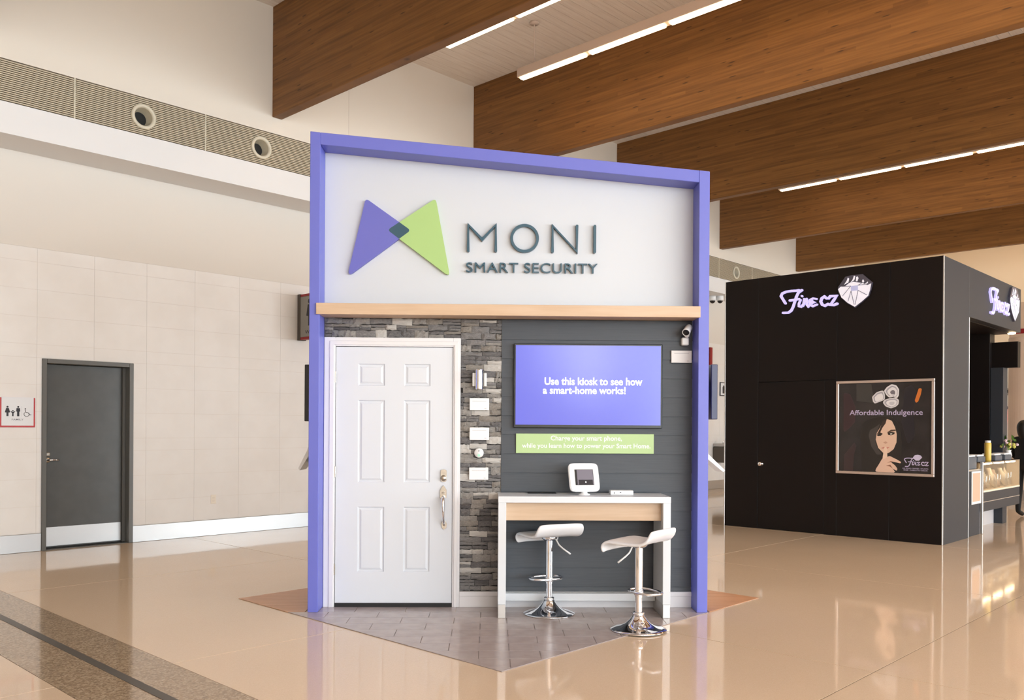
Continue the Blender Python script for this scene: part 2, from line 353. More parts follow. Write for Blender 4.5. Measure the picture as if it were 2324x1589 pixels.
POSTER = {
    'drape1': [(0.1, 0.033), (0.108, 0.248), (0.241, 0.411), (0.268, 0.368), (0.234, 0.234), (0.226, 0.038)],
    'drape2': [(0.094, 1.071), (0.184, 1.042), (0.256, 0.872), (0.249, 0.677), (0.169, 0.588), (0.097, 0.534)],
    'drape3': [(0.264, 1.174), (0.457, 1.168), (0.493, 0.922), (0.265, 0.952)],
    'hood': [(0.341, 0.025), (0.321, 0.501), (0.355, 0.678), (0.459, 0.73), (0.58, 0.747), (0.715, 0.747), (0.816, 0.644), (0.842, 0.421), (0.835, 0.165), (0.819, 0.036)],
    'hood_fold': [(0.426, 0.502), (0.443, 0.572), (0.529, 0.625), (0.572, 0.66), (0.529, 0.538), (0.513, 0.416), (0.548, 0.33), (0.6, 0.261), (0.531, 0.259), (0.461, 0.363)],
    'face': [(0.656, 0.717), (0.716, 0.695), (0.758, 0.609), (0.779, 0.523), (0.776, 0.42), (0.743, 0.334), (0.676, 0.281), (0.616, 0.279), (0.548, 0.347), (0.517, 0.451), (0.529, 0.538), (0.572, 0.608), (0.597, 0.678)],
    'hair': [(0.572, 0.599), (0.597, 0.686), (0.656, 0.721), (0.64, 0.66), (0.598, 0.6), (0.572, 0.539), (0.53, 0.512)],
    'eye_l': [(0.53, 0.508), (0.564, 0.534), (0.598, 0.522), (0.581, 0.5), (0.547, 0.495)],
    'brow_l': [(0.525, 0.529), (0.564, 0.547), (0.602, 0.532), (0.602, 0.517), (0.564, 0.53)],
    'eye_r': [(0.666, 0.531), (0.708, 0.553), (0.754, 0.545), (0.75, 0.523), (0.708, 0.51), (0.674, 0.514)],
    'brow_r': [(0.662, 0.548), (0.708, 0.579), (0.762, 0.583), (0.767, 0.566), (0.708, 0.557), (0.67, 0.531)],
    'white_r': [(0.695, 0.533), (0.725, 0.537), (0.718, 0.518), (0.7, 0.517)],
    'nose': [(0.611, 0.418), (0.645, 0.431), (0.667, 0.414), (0.641, 0.399)],
    'lips': [(0.582, 0.343), (0.62, 0.359), (0.646, 0.353), (0.692, 0.359), (0.667, 0.339), (0.625, 0.335)],
    'finger': [(0.62, 0.344), (0.641, 0.366), (0.659, 0.345), (0.665, 0.228), (0.6, 0.192), (0.612, 0.262)],
    'hand': [(0.498, 0.032), (0.566, 0.147), (0.6, 0.209), (0.693, 0.246), (0.777, 0.206), (0.835, 0.173), (0.827, 0.156), (0.752, 0.171), (0.706, 0.169), (0.761, 0.128), (0.79, 0.086), (0.782, 0.06), (0.736, 0.084), (0.719, 0.101), (0.761, 0.047), (0.745, 0.033)],
    'finger_gap1': [(0.66, 0.159), (0.71, 0.182), (0.752, 0.171), (0.71, 0.169)],
    'finger_gap2': [(0.647, 0.12), (0.702, 0.135), (0.732, 0.088), (0.694, 0.113)],
    'ring1': [(0.466, 1.001), (0.526, 1.061), (0.612, 1.085), (0.629, 1.024), (0.629, 0.963), (0.57, 0.938), (0.501, 0.913), (0.48, 0.94)],
    'ring1_hole': [(0.535, 0.974), (0.578, 0.999), (0.617, 0.998), (0.604, 0.977)],
    'ring2': [(0.616, 1.076), (0.654, 1.123), (0.713, 1.16), (0.772, 1.141), (0.805, 1.089), (0.801, 1.012), (0.781, 0.978), (0.731, 0.996), (0.68, 0.989), (0.646, 1.024)],
    'ring2_hole': [(0.714, 1.014), (0.764, 1.008), (0.739, 1.0)],
    'ring3': [(0.6, 0.929), (0.629, 0.963), (0.689, 0.98), (0.764, 0.983), (0.806, 0.96), (0.798, 0.901), (0.765, 0.871), (0.706, 0.85), (0.638, 0.877)],
    'glow': [(0.995, 0.949), (1.042, 1.1), (1.079, 1.095), (1.067, 1.023), (1.035, 0.931), (1.007, 0.915)],
    'dark_r': [(0.832, 0.678), (0.871, 1.104), (0.953, 1.145), (1.018, 1.058), (0.979, 0.847), (0.997, 0.509), (0.916, 0.38)],
    'fan': [(0.976, 0.233), (0.999, 0.263), (1.035, 0.27), (1.071, 0.261), (1.086, 0.236), (1.049, 0.197), (1.011, 0.196)],
}

# ============================================================ SETTING
# building axes: X runs along the tiled wall, Y runs along the timber beams; camera stands at the origin
WY, BY, CZ, XE = 10.51, 9.93, 6.79, 24.4
XW, YS = -8.0, -16.0
floor = struct(bx('floor', (XW, YS, -0.12), (XE, WY + .2, -0.0025), JOINT))
xe = [-8.0, -4.06, -1.01, None, 5.13, 8.18, 11.23, 14.28, 17.33, 20.38, 23.43, XE]
xcells = [(-8.0, -4.06), (-4.06, -1.01), (-1.01, 1.70), (2.35, 5.13), (5.13, 8.18), (8.18, 11.23), (11.23, 14.28), (14.28, 17.33), (17.33, 20.38), (20.38, XE)]
yl = [YS, -13.29, -10.24, -7.19, -4.14, -1.09, 1.96, 5.01, 8.06, WY]
for x0, x1 in xcells:
    for y0, y1 in zip(yl[:-1], yl[1:]):
        g = 0.004
        bx('terrazzo_slab', (x0 + g, y0 + g, -0.0025), (x1 - g, y1 - g, 0), FLOOR, floor)
bx('terrazzo_band', (1.70, YS, -0.0025), (2.35, WY, 0), BAND, floor)
bx('expansion_joint', (2.005, YS, -0.002), (2.06, WY, 0.0025), RUBBER, floor)

# booth frame of reference
KO = Vector((4.763, 4.584, 0)); KZ = R(-45)
kx = Vector((math.cos(KZ), math.sin(KZ), 0)); ky = Vector((-math.sin(KZ), math.cos(KZ), 0))
def kw(x, y, z=0.0): return KO + kx * x + ky * y + Vector((0, 0, z))
# tiled and planked floor of the booth: a square turned 45 degrees to the booth front
sq = [(3.60, 3.50), (6.67, 3.50), (6.67, 6.50), (3.60, 6.50)]
def tok(p): d = Vector((p[0], p[1], 0)) - KO; return (d.dot(kx), d.dot(ky))
dia = [tok(p) for p in sq]
INL = 0.005
base = obj('tile_inlay', slab_poly(bmesh.new(), clip_poly([(-3, -3), (3, -3), (3, 0.012), (-3, 0.012)], dia), 0, 0.003), GROUT, floor, KO, (0, 0, KZ))
for row in range(0, 10):
    y1 = 0.012 - (row - 0) * 0.19 + (0.0 if row else 0.0); y0 = y1 - 0.19
    off = -0.771 + (0.192 if row % 2 == 0 else 0.0)
    for c in range(-8, 9):
        x0 = off + c * 0.384; g = 0.0022
        p = clip_poly([(x0 + g, y0 + g), (x0 + .384 - g, y0 + g), (x0 + .384 - g, y1 - g), (x0 + g, y1 - g)], dia)
        if p: obj('tile', slab_poly(bmesh.new(), p, 0.003, INL), TILEF, base)
# strip of the same tile under the recessed front
for c in range(-5, 6):
    x0 = -0.771 + c * 0.384
    p = clip_poly([(max(x0 + .002, -1.43), 0.014), (min(x0 + .382, 1.455), 0.014), (min(x0 + .382, 1.455), 0.198), (max(x0 + .002, -1.43), 0.198)], dia)
    if p and x0 + .38 > -1.43 and x0 < 1.45: obj('tile', slab_poly(bmesh.new(), p, 0.0, INL), TILEF, base)
wbase = obj('wood_inlay', slab_poly(bmesh.new(), clip_poly([(-3, 0.2), (3, 0.2), (3, 3), (-3, 3)], dia), 0, 0.002), GROUT, floor, KO, (0, 0, KZ))
for row in range(24):
    y0 = 0.014 + row * 0.12
    for s in (-1, 1):
        xr = (-3, -1.53) if s < 0 else (1.56, 3)
        p = clip_poly([(xr[0], y0), (xr[1], y0), (xr[1], y0 + .118), (xr[0], y0 + .118)], dia)
        if p: obj('plank', slab_poly(bmesh.new(), p, 0.002, INL), OAK, wbase)

# ---------------- tiled wall with the grey service door
wall_left = bpy.data.objects.new('wall_left', None); COL.objects.link(wall_left); struct(wall_left)
DX0, DX1, DH = 3.40, 4.415, 2.152
for a, b in (((XW, WY - .0065, 0), (DX0, WY + .2, 4.5)), ((DX1, WY - .0065, 0), (XE, WY + .2, 4.5)), ((DX0, WY - .0065, DH), (DX1, WY + .2, 4.5))):
    bx('wall_backing', a, b, WALL_BACK, wall_left)
bx('painted_band', (XW, WY - .012, 3.375), (XE, WY, 4.5), WALL, wall_left)
rows = [(0.203, .499), (.499, .803), (.803, 1.106), (1.106, 1.254), (1.254, 1.556), (1.556, 1.858), (1.858, 2.158), (2.158, 2.306), (2.306, 2.61), (2.61, 2.914), (2.914, 3.22), (3.22, 3.375)]
tx = 5.188 - 5 * .6135
hid = bmesh.new()
for z0, z1 in rows:
    for c in range(0, 36):
        x0 = tx + c * .6135; x1 = x0 + .6135
        segs = [(x0, x1)]
        if z0 < DH:
            segs = []
            if x0 < DX0: segs.append((x0, min(x1, DX0)))
            if x1 > DX1: segs.append((max(x0, DX1), x1))
            if z1 > DH and x0 < DX1 and x1 > DX0: segs.append((max(x0, DX0), min(x1, DX1), DH))
        for s in segs:
            if s[1] - s[0] < .03 or s[0] > 24: continue
            lo = s[2] if len(s) > 2 else z0
            if 8.3 < s[0] < 16.2:
                box(hid, s[0] + .001, WY - .010, lo + .001, s[1] - .001, WY, z1 - .001); continue
            bx('tile', (s[0] + .001, WY - .010, lo + .001), (s[1] - .001, WY, z1 - .001), TILE, wall_left)
obj('tile_field', hid, TILE, wall_left)['kind'] = 'stuff'
bb = struct(bpy.data.objects.new('baseboard_left', None)); COL.objects.link(bb)
bx('kick_strip', (XW, WY - .02, 0), (DX0, WY - .0001, .2), STEEL, bb, .003)
bx('kick_strip', (DX1, WY - .02, 0), (XE, WY - .0001, .2), STEEL, bb, .003)
# bulkhead above with the linear air grille
bulk = obj('bulkhead', box(bmesh.new(), XW, BY, 4.405, XE, WY + .2, 4.73), BULK, wall_left)
bx('upper_wall', (XW, BY, 5.17), (XE, WY + .2, CZ), UPPER, wall_left)
bx('upper_wall_joint', (7.113, BY - .002, 5.2), (7.122, BY, CZ), WALL_BACK, wall_left)
bx('grille_void', (XW, BY + .24, 4.73), (XE, WY + .2, 5.17), GRILLEB, wall_left)
noz_x = []
for k in range(-5, 15):
    x0 = 3.53 + 1.5 * (k - 1); x1 = x0 + 1.5
    if x0 < 0 or x1 > XE : continue
    gp = bx('grille_panel', (x0 + .006, BY + .22, 4.73), (x1 - .006, BY + .23, 5.17), GRILLEB, wall_left)
    bm = bmesh.new()
    for s in range(20):
        z = 4.742 + s * .0213
        dz = abs(z + .006 - 4.945); xc = x0 + .747
        if dz < .138 and min(abs(xc - q) for q in (4.277, 5.777, 17.777)) < .05:
            hw = math.sqrt(.138 ** 2 - dz ** 2)
            box(bm, x0 + .006, BY + .006, z, xc - hw, BY + .034, z + .0125); box(bm, xc + hw, BY + .006, z, x1 - .006, BY + .034, z + .0125)
        else: box(bm, x0 + .006, BY + .006, z, x1 - .006, BY + .034, z + .0125)
    o = obj('louvre_slats', bm, GRILLE, gp); o['kind'] = 'stuff'
    bx('panel_joint', (x0 - .007, BY + .002, 4.73), (x0 + .007, BY + .05, 5.17), NOZ, gp)
    noz_x.append(x0 + .747)
NL = {4.277: 'cream round air nozzle in the wall grille, the largest and leftmost one', 5.777: 'cream round air nozzle in the grille just left of the violet booth frame'}
for x in noz_x:
    if x < 3: continue
    lab = [v for k_, v in NL.items() if abs(k_ - x) < .05]
    if not lab and not (17.5 < x < 18.2): continue
    t = thing('air_nozzle', lab[0] if lab else 'far round air nozzle in the grille above the black jewellery kiosk', 'vent', (x, BY, 4.945), 0, 'round air nozzles in the wall grille')
    rim = lathe(bmesh.new(), [(.098, .02), (.105, -.012), (.125, -.022), (.142, -.012), (.145, .02), (.098, .02)], 40)
    obj('rim', rim, NOZ, t, (0, 0, 0), (R(90), 0, 0), True).scale = (1, 1, -1)
    obj('throat', lathe(bmesh.new(), [(.1, 0), (.094, .06), (.075, .14)], 40), NOZ, t, (0, 0, 0), (R(-90), 0, 0), True)
    obj('throat_void', lathe(bmesh.new(), [(0, .12), (.08, .12), (.08, .135), (0, .135)], 32), DARK, t, (0, 0, 0), (R(-90), 0, 0))

# ---------------- service door
d1 = struct(thing('door_1', 'dark grey steel service door with kick plate in the tiled wall', 'door', (DX0, WY, 0)))
dw = DX1 - DX0
bx('frame_jamb', (0, -.03, 0), (.05, .19, DH), GREYFRAME, d1, .004)
bx('frame_jamb', (dw - .05, -.03, 0), (dw, .19, DH), GREYFRAME, d1, .004)
bx('frame_head', (.05, -.03, DH - .05), (dw - .05, .19, DH), GREYFRAME, d1, .004)
bx('door_stop', (dw - .085, .08, 0.01), (dw - .05, .19, DH - .05), GREYFRAME, d1, .003)
leaf = bx('door_leaf', (.053, .10, .014), (dw - .088, .145, DH - .053), GREYDOOR, d1, .003)
bx('kick_plate', (.06, .096, .03), (dw - .095, .10, .245), STEEL, leaf)
bx('door_light_block', (.051, .15, 0.0), (dw - .051, .19, DH - .051), BLACKM, d1)  # added dark panel behind the leaf, stops outside light leaking in
bx('threshold_plate', (.05, 0, -.002), (dw - .05, .15, .004), GREYFRAME, d1)
bx('floor_gap', (.05, .105, .004), (dw - .05, .14, .0135), DARK, d1)
obj('lock_escutcheon', box(bmesh.new(), .065, .088, 1.055, .125, .10, 1.095, .008, 2), NICKEL, leaf)
bm = lathe(bmesh.new(), [(0, 0), (.030, 0), (.032, .006), (.028, .014), (0, .014)], 24)
ro = obj('lever_rose', bm, NICKEL, leaf, (.098, .10, 1.01), (R(90), 0, 0), True)
obj('lever_handle', tube(bmesh.new(), [(.098, .095, 1.01), (.098, .06, 1.01), (.115, .052, 1.01), (.17, .052, 1.012), (.205, .052, 1.008)], [.012, .012, .011, .009, .012], 12), CHROME, leaf, smooth=True)

# ---------------- ceiling, beams and lamps
ceiling = struct(bx('ceiling', (XW, YS, CZ + .012), (XE, WY + .2, CZ + .2), CEILB))
ny = int((BY - 0.5) / .145)
for i in range(ny):
    y1 = BY - i * .145
    bx('ceiling_plank', (XW + .1, y1 - .140, CZ), (XE, y1, CZ + .012), CEIL, ceiling)
bx('ceiling_field', (XW, YS, CZ), (XE, BY - ny * .145 - .005, CZ + .012), CEIL, ceiling)
BL = {5.93: 'nearest deep glulam timber beam, ending above the air grille', 9.50: 'second glulam beam from the left, passing behind the pendant light row over the booth',
      13.26: 'third glulam beam from the left, behind the top right of the booth', 17.03: 'fourth glulam beam from the left, just behind the far lit light row', 20.75: 'farthest glulam beam, right above the black jewellery kiosk',
      2.2: 'glulam timber beam overhead near the camera', -1.5: 'glulam timber beam overhead behind the camera'}
for x, lab in BL.items():
    if x < 0: continue
    tag(bx('timber_beam', (x, YS + .3, 5.375), (x + .14, BY, CZ), TIMBER, None, .006), lab, 'beam', 'deep glulam timber beams under the ceiling')
def lamp_row(x, label, n=8):
    if label: t = thing('pendant_light', label, 'light', (x, 8.0, 6.10), 0, 'linear pendant lights between the beams')
    else:
        t = bpy.data.objects.new('pendant_light', None); COL.objects.link(t); t.location = (x, 8.0, 6.10); t.parent = ceiling  # unlabelled row is an unseen added light, not a visible fitting
    bx('housing', (-.06, -n * 1.18 - .02, 0.012), (.06, .02, .13), LAMPB, t, .006)
    for i in range(n):
        y1 = -i * 1.18
        bx('lit_tube', (-.040, y1 - 1.115, -.012), (.040, y1 - .012, .012), TUBE, t, .012, 2)
    for yy in (-.24, -4.0, -8.0):
        obj('suspension_wire', tube(bmesh.new(), [(0, yy, .13), (0, yy, CZ - 6.10)], .006, 6), LAMPB, t)
        obj('ceiling_rose', lathe(bmesh.new(), [(0, CZ - 6.13), (.06, CZ - 6.125), (.065, CZ - 6.10), (0, CZ - 6.10)], 20), LAMPB, t, (0, yy, 0), smooth=True)
    return t
lamp_row(7.19, 'lit linear pendant light tucked against the nearest timber beam')
lamp_row(8.53, 'lit linear pendant light on a wire, in front of the second beam')
lamp_row(16.03, 'far lit linear pendant light under the third beam, upper right')
lamp_row(22.6, None)  # added row hidden behind the last beam, warms and brightens the far wall

# ---------------- the other walls (end wall, glazed wall behind the camera)
far = struct(bx('wall_far', (XE, YS, 0), (XE + .2, WY + .2, CZ), PEACH))
west = struct(bx('wall_back', (XW - .2, YS, 0), (XW, WY + .2, CZ), WALL))
for i, (wy, wz, sy_, sz_) in enumerate(((-12.4, 3.9, 1.7, 3.0), (-10.5, 4.2, .7, 2.2), (-14.9, 4.2, .6, 2.2))):
    w2 = bpy.data.objects.new('window_%d' % (i + 2), None); COL.objects.link(w2); struct(w2); w2.location = (XW, wy, wz)
    for s_ in (-1, 1):
        bx('window_frame', (0, s_ * sy_ / 2 - .05, -sz_ / 2 - .05), (.06, s_ * sy_ / 2 + .05, sz_ / 2 + .05), GREYFRAME, w2)
        bx('window_frame', (0, -sy_ / 2, s_ * sz_ / 2 - .05), (.06, sy_ / 2, s_ * sz_ / 2 + .05), GREYFRAME, w2)
win = struct(bpy.data.objects.new('window_1', None)); COL.objects.link(win)
bx('sill_wall', (XW, YS - .2, 0), (XE, YS, .3), WALL, win)
bx('head_wall', (XW, YS - .2, 5.4), (XE, YS, CZ), WALL, win)
for i in range(12):
    x = XW + i * (XE - XW) / 11
    bx('mullion', (x - .06, YS - .2, .3), (x + .06, YS, 5.4), GREYFRAME, win)
for z in (2.4,): bx('transom', (XW, YS - .14, z), (XE, YS - .06, z + .08), GREYFRAME, win)

# ============================================================ THE BOOTH (local x right, y into the booth, z up)
FZ = INL
def kthing(name, label, cat, x, y, z, rz=0.0, group=None): return thing(name, label, cat, kw(x, y, z), KZ + rz, group)
booth = kthing('display_booth', 'violet framed white display booth with a slanted top and bow tie logo', 'booth', 0, 0, 0)
sl = lambda x, z0: z0 - .0868 * (x + 1.505)          # slanted top line
def quad_prism(x0, x1, zl0, zr0, zl1, zr1, y0, y1, bev=0.0):
    bm = prism(bmesh.new(), [(x0, zl0), (x1, zr0), (x1, zr1), (x0, zl1)], y1, y0)
    if bev: bmesh.ops.bevel(bm, geom=list(bm.edges), offset=bev, segments=1, affect='EDGES')
    return bm
obj('frame_post', quad_prism(-1.507, -1.430, FZ, FZ, sl(-1.507, 3.648), sl(-1.430, 3.648), 0, .2, .003), PURPLE, booth)
obj('frame_post', quad_prism(1.457, 1.538, FZ, FZ, sl(1.457, 3.648), sl(1.538, 3.648), 0, .2, .003), PURPLE, booth)
obj('frame_header', quad_prism(-1.430, 1.457, sl(-1.43, 3.556), sl(1.457, 3.556), sl(-1.43, 3.648), sl(1.457, 3.648), .001, .2, .003), PURPLE, booth)
obj('booth_body', quad_prism(-1.500, 1.530, FZ, FZ, sl(-1.5, 3.63), sl(1.53, 3.63), .235, 1.1), WHITE, booth)
obj('sign_panel', quad_prism(-1.430, 1.457, 2.30, 2.30, sl(-1.43, 3.556), sl(1.457, 3.556), .2, .234), WHITE, booth)
bx('wood_ledge', (-1.452, -.02, 2.262), (1.468, .2, 2.347), MAPLE, booth, .002)
# logo and letters stand proud of the sign panel
Y1, Y2 = .198, .168
wingL = [(-1.110, 3.190), (-1.250, 2.577), (-.760, 2.944)]
wingG = [(-.567, 3.196), (-.452, 2.582), (-.940, 2.945)]
def wing(name, tri, m, y0, y1, rad): return obj(name, prism(bmesh.new(), round_poly(tri, rad, 6), y0, y1), m, booth)
wing('logo_wing', wingL, LOGOV, Y1, Y2, .022)['label'] = 'violet logo wing'
wing('logo_wing', wingG, LOGOG, Y1, Y2 + .0006, .022)['label'] = 'green logo wing'
def line_x(p, q, r, s):
    a1, b1 = q[1] - p[1], p[0] - q[0]; c1 = a1 * p[0] + b1 * p[1]; a2, b2 = s[1] - r[1], r[0] - s[0]; c2 = a2 * r[0] + b2 * r[1]; d = a1 * b2 - a2 * b1
    return ((b2 * c1 - b1 * c2) / d, (a1 * c2 - a2 * c1) / d)
tp = line_x(wingL[0], wingL[2], wingG[0], wingG[2]); bt = line_x(wingL[1], wingL[2], wingG[1], wingG[2])
ov = round_poly([wingG[2], bt, wingL[2], tp], [.02, .001, .02, .001], 5)
obj('logo_overlap', prism(bmesh.new(), ov, Y2 + .001, Y2 - .0012), TEAL, booth)['label'] = 'dark teal diamond where the logo wings cross'
def letter(poly): return obj('letter', prism(bmesh.new(), poly, Y1, Y2), TEAL, booth)
lw, b0, t0 = .021, 2.792, 2.994
letter(stroke([(-.312, b0), (-.312, t0), (-.204, b0 + .088), (-.097, t0), (-.097, b0)], lw))
letter(stroke([(.347, b0), (.347, t0), (.538, b0), (.538, t0)], lw))
letter(stroke([(.678, b0), (.678, t0)], lw))
bm = bmesh.new(); c_, ro_, n_ = (.128, 2.893), .112, 48
ring = lambda r, y: [bm.verts.new((c_[0] + r * math.cos(2 * math.pi * k / n_), y, c_[1] + r * math.sin(2 * math.pi * k / n_))) for k in range(n_)]
a, b, c, d = ring(ro_, Y1), ring(ro_, Y2), ring(ro_ - lw, Y2), ring(ro_ - lw, Y1)
for A, B in ((a, b), (b, c), (c, d), (d, a)):
    for k in range(n_): bm.faces.new((A[k], A[(k + 1) % n_], B[(k + 1) % n_], B[k]))
bmesh.ops.recalc_face_normals(bm, faces=bm.faces); obj('letter', bm, TEAL, booth)
def words(txt, x0, x1, z0, h, off, sp=1.06):
    me = fit_text(text_mesh(txt, 1.0, .012, off * 10, sp, res=5), x1 - x0, h)
    for m2 in islands(me):
        link('letter', m2, TEAL, booth, (x0, Y1 - .016, z0), UPR)
words('SMART', -.327, .080, 2.623, .078, .0); words('SECURITY', .126, .702, 2.623, .078, .0)

# front wall below the ledge: stone cladding, siding, skirting
bx('front_backing', (-1.430, .222, FZ), (-.045, .234, 2.30), MORTAR, booth)
bx('front_backing', (-.045, .222, FZ), (1.457, .234, 2.30), SIDEBACK, booth)
clad = bx('stone_cladding', (-.366, .212, .128), (-.045, .2219, 2.262), MORTAR, booth)
clad2 = bx('stone_cladding', (-1.430, .212, 2.10), (-.366, .2219, 2.262), MORTAR, booth)
def stone_mesh():
    bm = bmesh.new(); nx, nz = 5, 3; G = []
    top = [random.uniform(-.10, .10) for _ in range(nx + 1)]; bot = [random.uniform(-.10, .10) for _ in range(nx + 1)]
    for j in range(nz + 1):
        row = []
        for i in range(nx + 1):
            x = -.5 + i / nx; z = -.5 + j / nz
            x += random.uniform(-.04, .04) if 0 < i < nx else 0
            z += (top[i] if j == nz else bot[i] if j == 0 else random.uniform(-.06, .06))
            edge = i in (0, nx) or j in (0, nz)
            row.append(bm.verts.new((x, (-.45 if edge else -1) + random.uniform(-.25, .2), z)))
        G.append(row)
    for j in range(nz):
        for i in range(nx): bm.faces.new((G[j][i], G[j][i + 1], G[j + 1][i + 1], G[j + 1][i]))
    bd = [G[0][i] for i in range(nx + 1)] + [G[j][nx] for j in range(1, nz + 1)] + [G[nz][i] for i in range(nx - 1, -1, -1)] + [G[j][0] for j in range(nz - 1, 0, -1)]
    bk = [bm.verts.new((v.co.x, 0.1, v.co.z)) for v in bd]
    for i in range(len(bd)): bm.faces.new((bd[i - 1], bk[i - 1], bk[i], bd[i])[::-1])
    bmesh.ops.recalc_face_normals(bm, faces=bm.faces)
    me = bpy.data.meshes.new('ledge_stone'); bm.to_mesh(me); bm.free(); return me
SM = []
for i in range(24):
    me = stone_mesh(); me.materials.append(random.choices(STONES, (28, 22, 20, 14, 0, 14))[0] if i % 6 else STONES[4]); SM.append(me)
dark = [m_ for i, m_ in enumerate(SM) if i % 6]; pale = [m_ for i, m_ in enumerate(SM) if i % 6 == 0]
def lay_stones(x0, x1, z0, z1, parent, hset=(.034, .040, .047, .056)):
    z = z0
    while z < z1 - .012:
        h = random.choice(hset); h = min(h, z1 - z)
        if z1 - z - h < .02: h = z1 - z
        x = x0 + random.choice((0, -.03, -.06))
        while x < x1 - .005:
            w = random.uniform(.075, .175)
            a, b = max(x, x0), min(x + w, x1)
            if x1 - b < .035: b = x1
            if b - a > .02:
                o = link('stone', random.choice(pale if random.random() < .13 else dark), None, parent, ((a + b) / 2, .214, z + h / 2), (0, R(random.uniform(-1.6, 1.6)), 0))
                hh = h * random.uniform(.84, 1.04); o.location.z += random.uniform(-.003, .003)
                o.scale = ((b - a) * .985, random.uniform(.007, .021), hh)
                if h > .042 and random.random() < .45:
                    o.scale.z = hh * .46; o.location.z += h * .24
                    o2 = link('stone', random.choice(dark), None, parent, ((a + b) / 2, .214, z + h * .26), (0, R(random.uniform(-2.5, 2.5)), 0)); o2.scale = ((b - a) * .97, random.uniform(.006, .016), h * .44)
            x = b if b < x1 else x1
        z += h
lay_stones(-.366, -.045, .13, 2.26, clad)
lay_stones(-1.428, -.366, 2.11, 2.26, clad2)
sid = bx('siding', (-.045, .215, .125), (1.457, .2219, 2.262), SIDEBACK, booth)
zs = [.129] + [1.213 + .149 * k for k in range(-7, 7)] + [2.262]
for z0, z1 in zip(zs[:-1], zs[1:]):
    bm = prism(bmesh.new(), [(.2149, z0 - .004), (.196, z0 - .004), (.196, z0), (.2055, z1 - .003), (.2149, z1 - .003)], -.045, 1.457)
    for v in bm.verts: v.co.x, v.co.y = v.co.y, v.co.x
    bmesh.ops.recalc_face_normals(bm, faces=bm.faces); obj('board', bm, SIDING, sid)
for a, b in ((-.366, -.045), (-.045, 1.457)):
    sk = bx('skirting', (a, .184, FZ), (b, .2119, .128), TRIMW, booth, .002)
    bx('skirting_bead', (a, .178, .093), (b, .184, .128), TRIMW, sk, .002)

# panelled front door with casing
def casing(x0, x1, z0, z1):
    bm = box(bmesh.new(), x0, .186, z0, x1, .2119, z1, .003); return bm
cas = obj('door_casing', casing(-1.428, -1.341, FZ, 2.11), TRIMW, booth); bx('casing_bead', (-1.385, .178, FZ), (-1.349, .186, 2.062), TRIMW, cas, .003)
cas = obj('door_casing', casing(-.424, -.366, FZ, 2.11), TRIMW, booth); bx('casing_bead', (-.412, .178, FZ), (-.384, .186, 2.062), TRIMW, cas, .003)
cas = obj('door_casing', casing(-1.341, -.424, 2.040, 2.11), TRIMW, booth); bx('casing_bead', (-1.385, .1785, 2.05), (-.384, .186, 2.082), TRIMW, cas, .003)
xs = [-1.337, -1.165, -.957, -.807, -.602, -.427]; zc = [.037, .279, .788, .978, 1.621, 1.733, 1.905, 2.036]
bm = bmesh.new(); G = [[bm.verts.new((x, .200, z)) for x in xs] for z in zc]; panels = []
for j in range(len(zc) - 1):
    for i in range(len(xs) - 1):
        f = bm.faces.new((G[j][i], G[j][i + 1], G[j + 1][i + 1], G[j + 1][i]))
        if i in (1, 3) and j in (1, 3, 5): panels.append(f)
bm.normal_update()
bmesh.ops.inset_individual(bm, faces=panels, thickness=.012, depth=-.010)
bmesh.ops.inset_individual(bm, faces=panels, thickness=.010, depth=0)
bmesh.ops.inset_individual(bm, faces=panels, thickness=.022, depth=.008)
door = obj('front_door', bm, DOORW, booth)
bx('door_core', (-1.337, .211, .037), (-.427, .2215, 2.036), DOORW, door)
bx('door_sweep', (-1.339, .192, FZ), (-.425, .212, .036), BLACKM, booth)
for z in (.30, 1.06, 1.80): bx('hinge', (-1.347, .187, z - .045), (-1.336, .199, z + .045), NICKEL, door, .002)
pl = round_poly([(-.517, .985), (-.470, .985), (-.470, 1.082), (-.517, 1.082)], .0235, 6)
obj('deadbolt_plate', prism(bmesh.new(), pl, .2, .186), NICKEL, door)
obj('deadbolt_cylinder', lathe(bmesh.new(), [(0, 0), (.023, 0), (.025, -.004), (.02, .012), (0, .012)], 24), NICKEL, door, (-.494, .186, 1.015), (R(90), 0, 0), True)
hp = [(-.520, .86), (-.470, .86), (-.470, .92), (-.482, .942), (-.495, .958), (-.508, .942), (-.520, .92)]
obj('handle_plate', prism(bmesh.new(), hp, .2, .188), NICKEL, door)
obj('thumb_latch', box(bmesh.new(), -.508, .15, .898, -.484, .19, .906, .003), NICKEL, door)
obj('pull_grip', tube(bmesh.new(), [(-.496, .19, .868), (-.496, .150, .858), (-.495, .132, .828), (-.494, .128, .79), (-.492, .130, .72), (-.490, .150, .672), (-.488, .19, .648)], [.014, .015, .014, .012, .0085, .008, .010], 14), CHROME, door, smooth=True)
rp = [(-.505, .625), (-.488, .612), (-.470, .625), (-.467, .655), (-.475, .678), (-.488, .688), (-.502, .678), (-.509, .655)]
obj('pull_foot_plate', prism(bmesh.new(), rp, .2, .188), NICKEL, door)

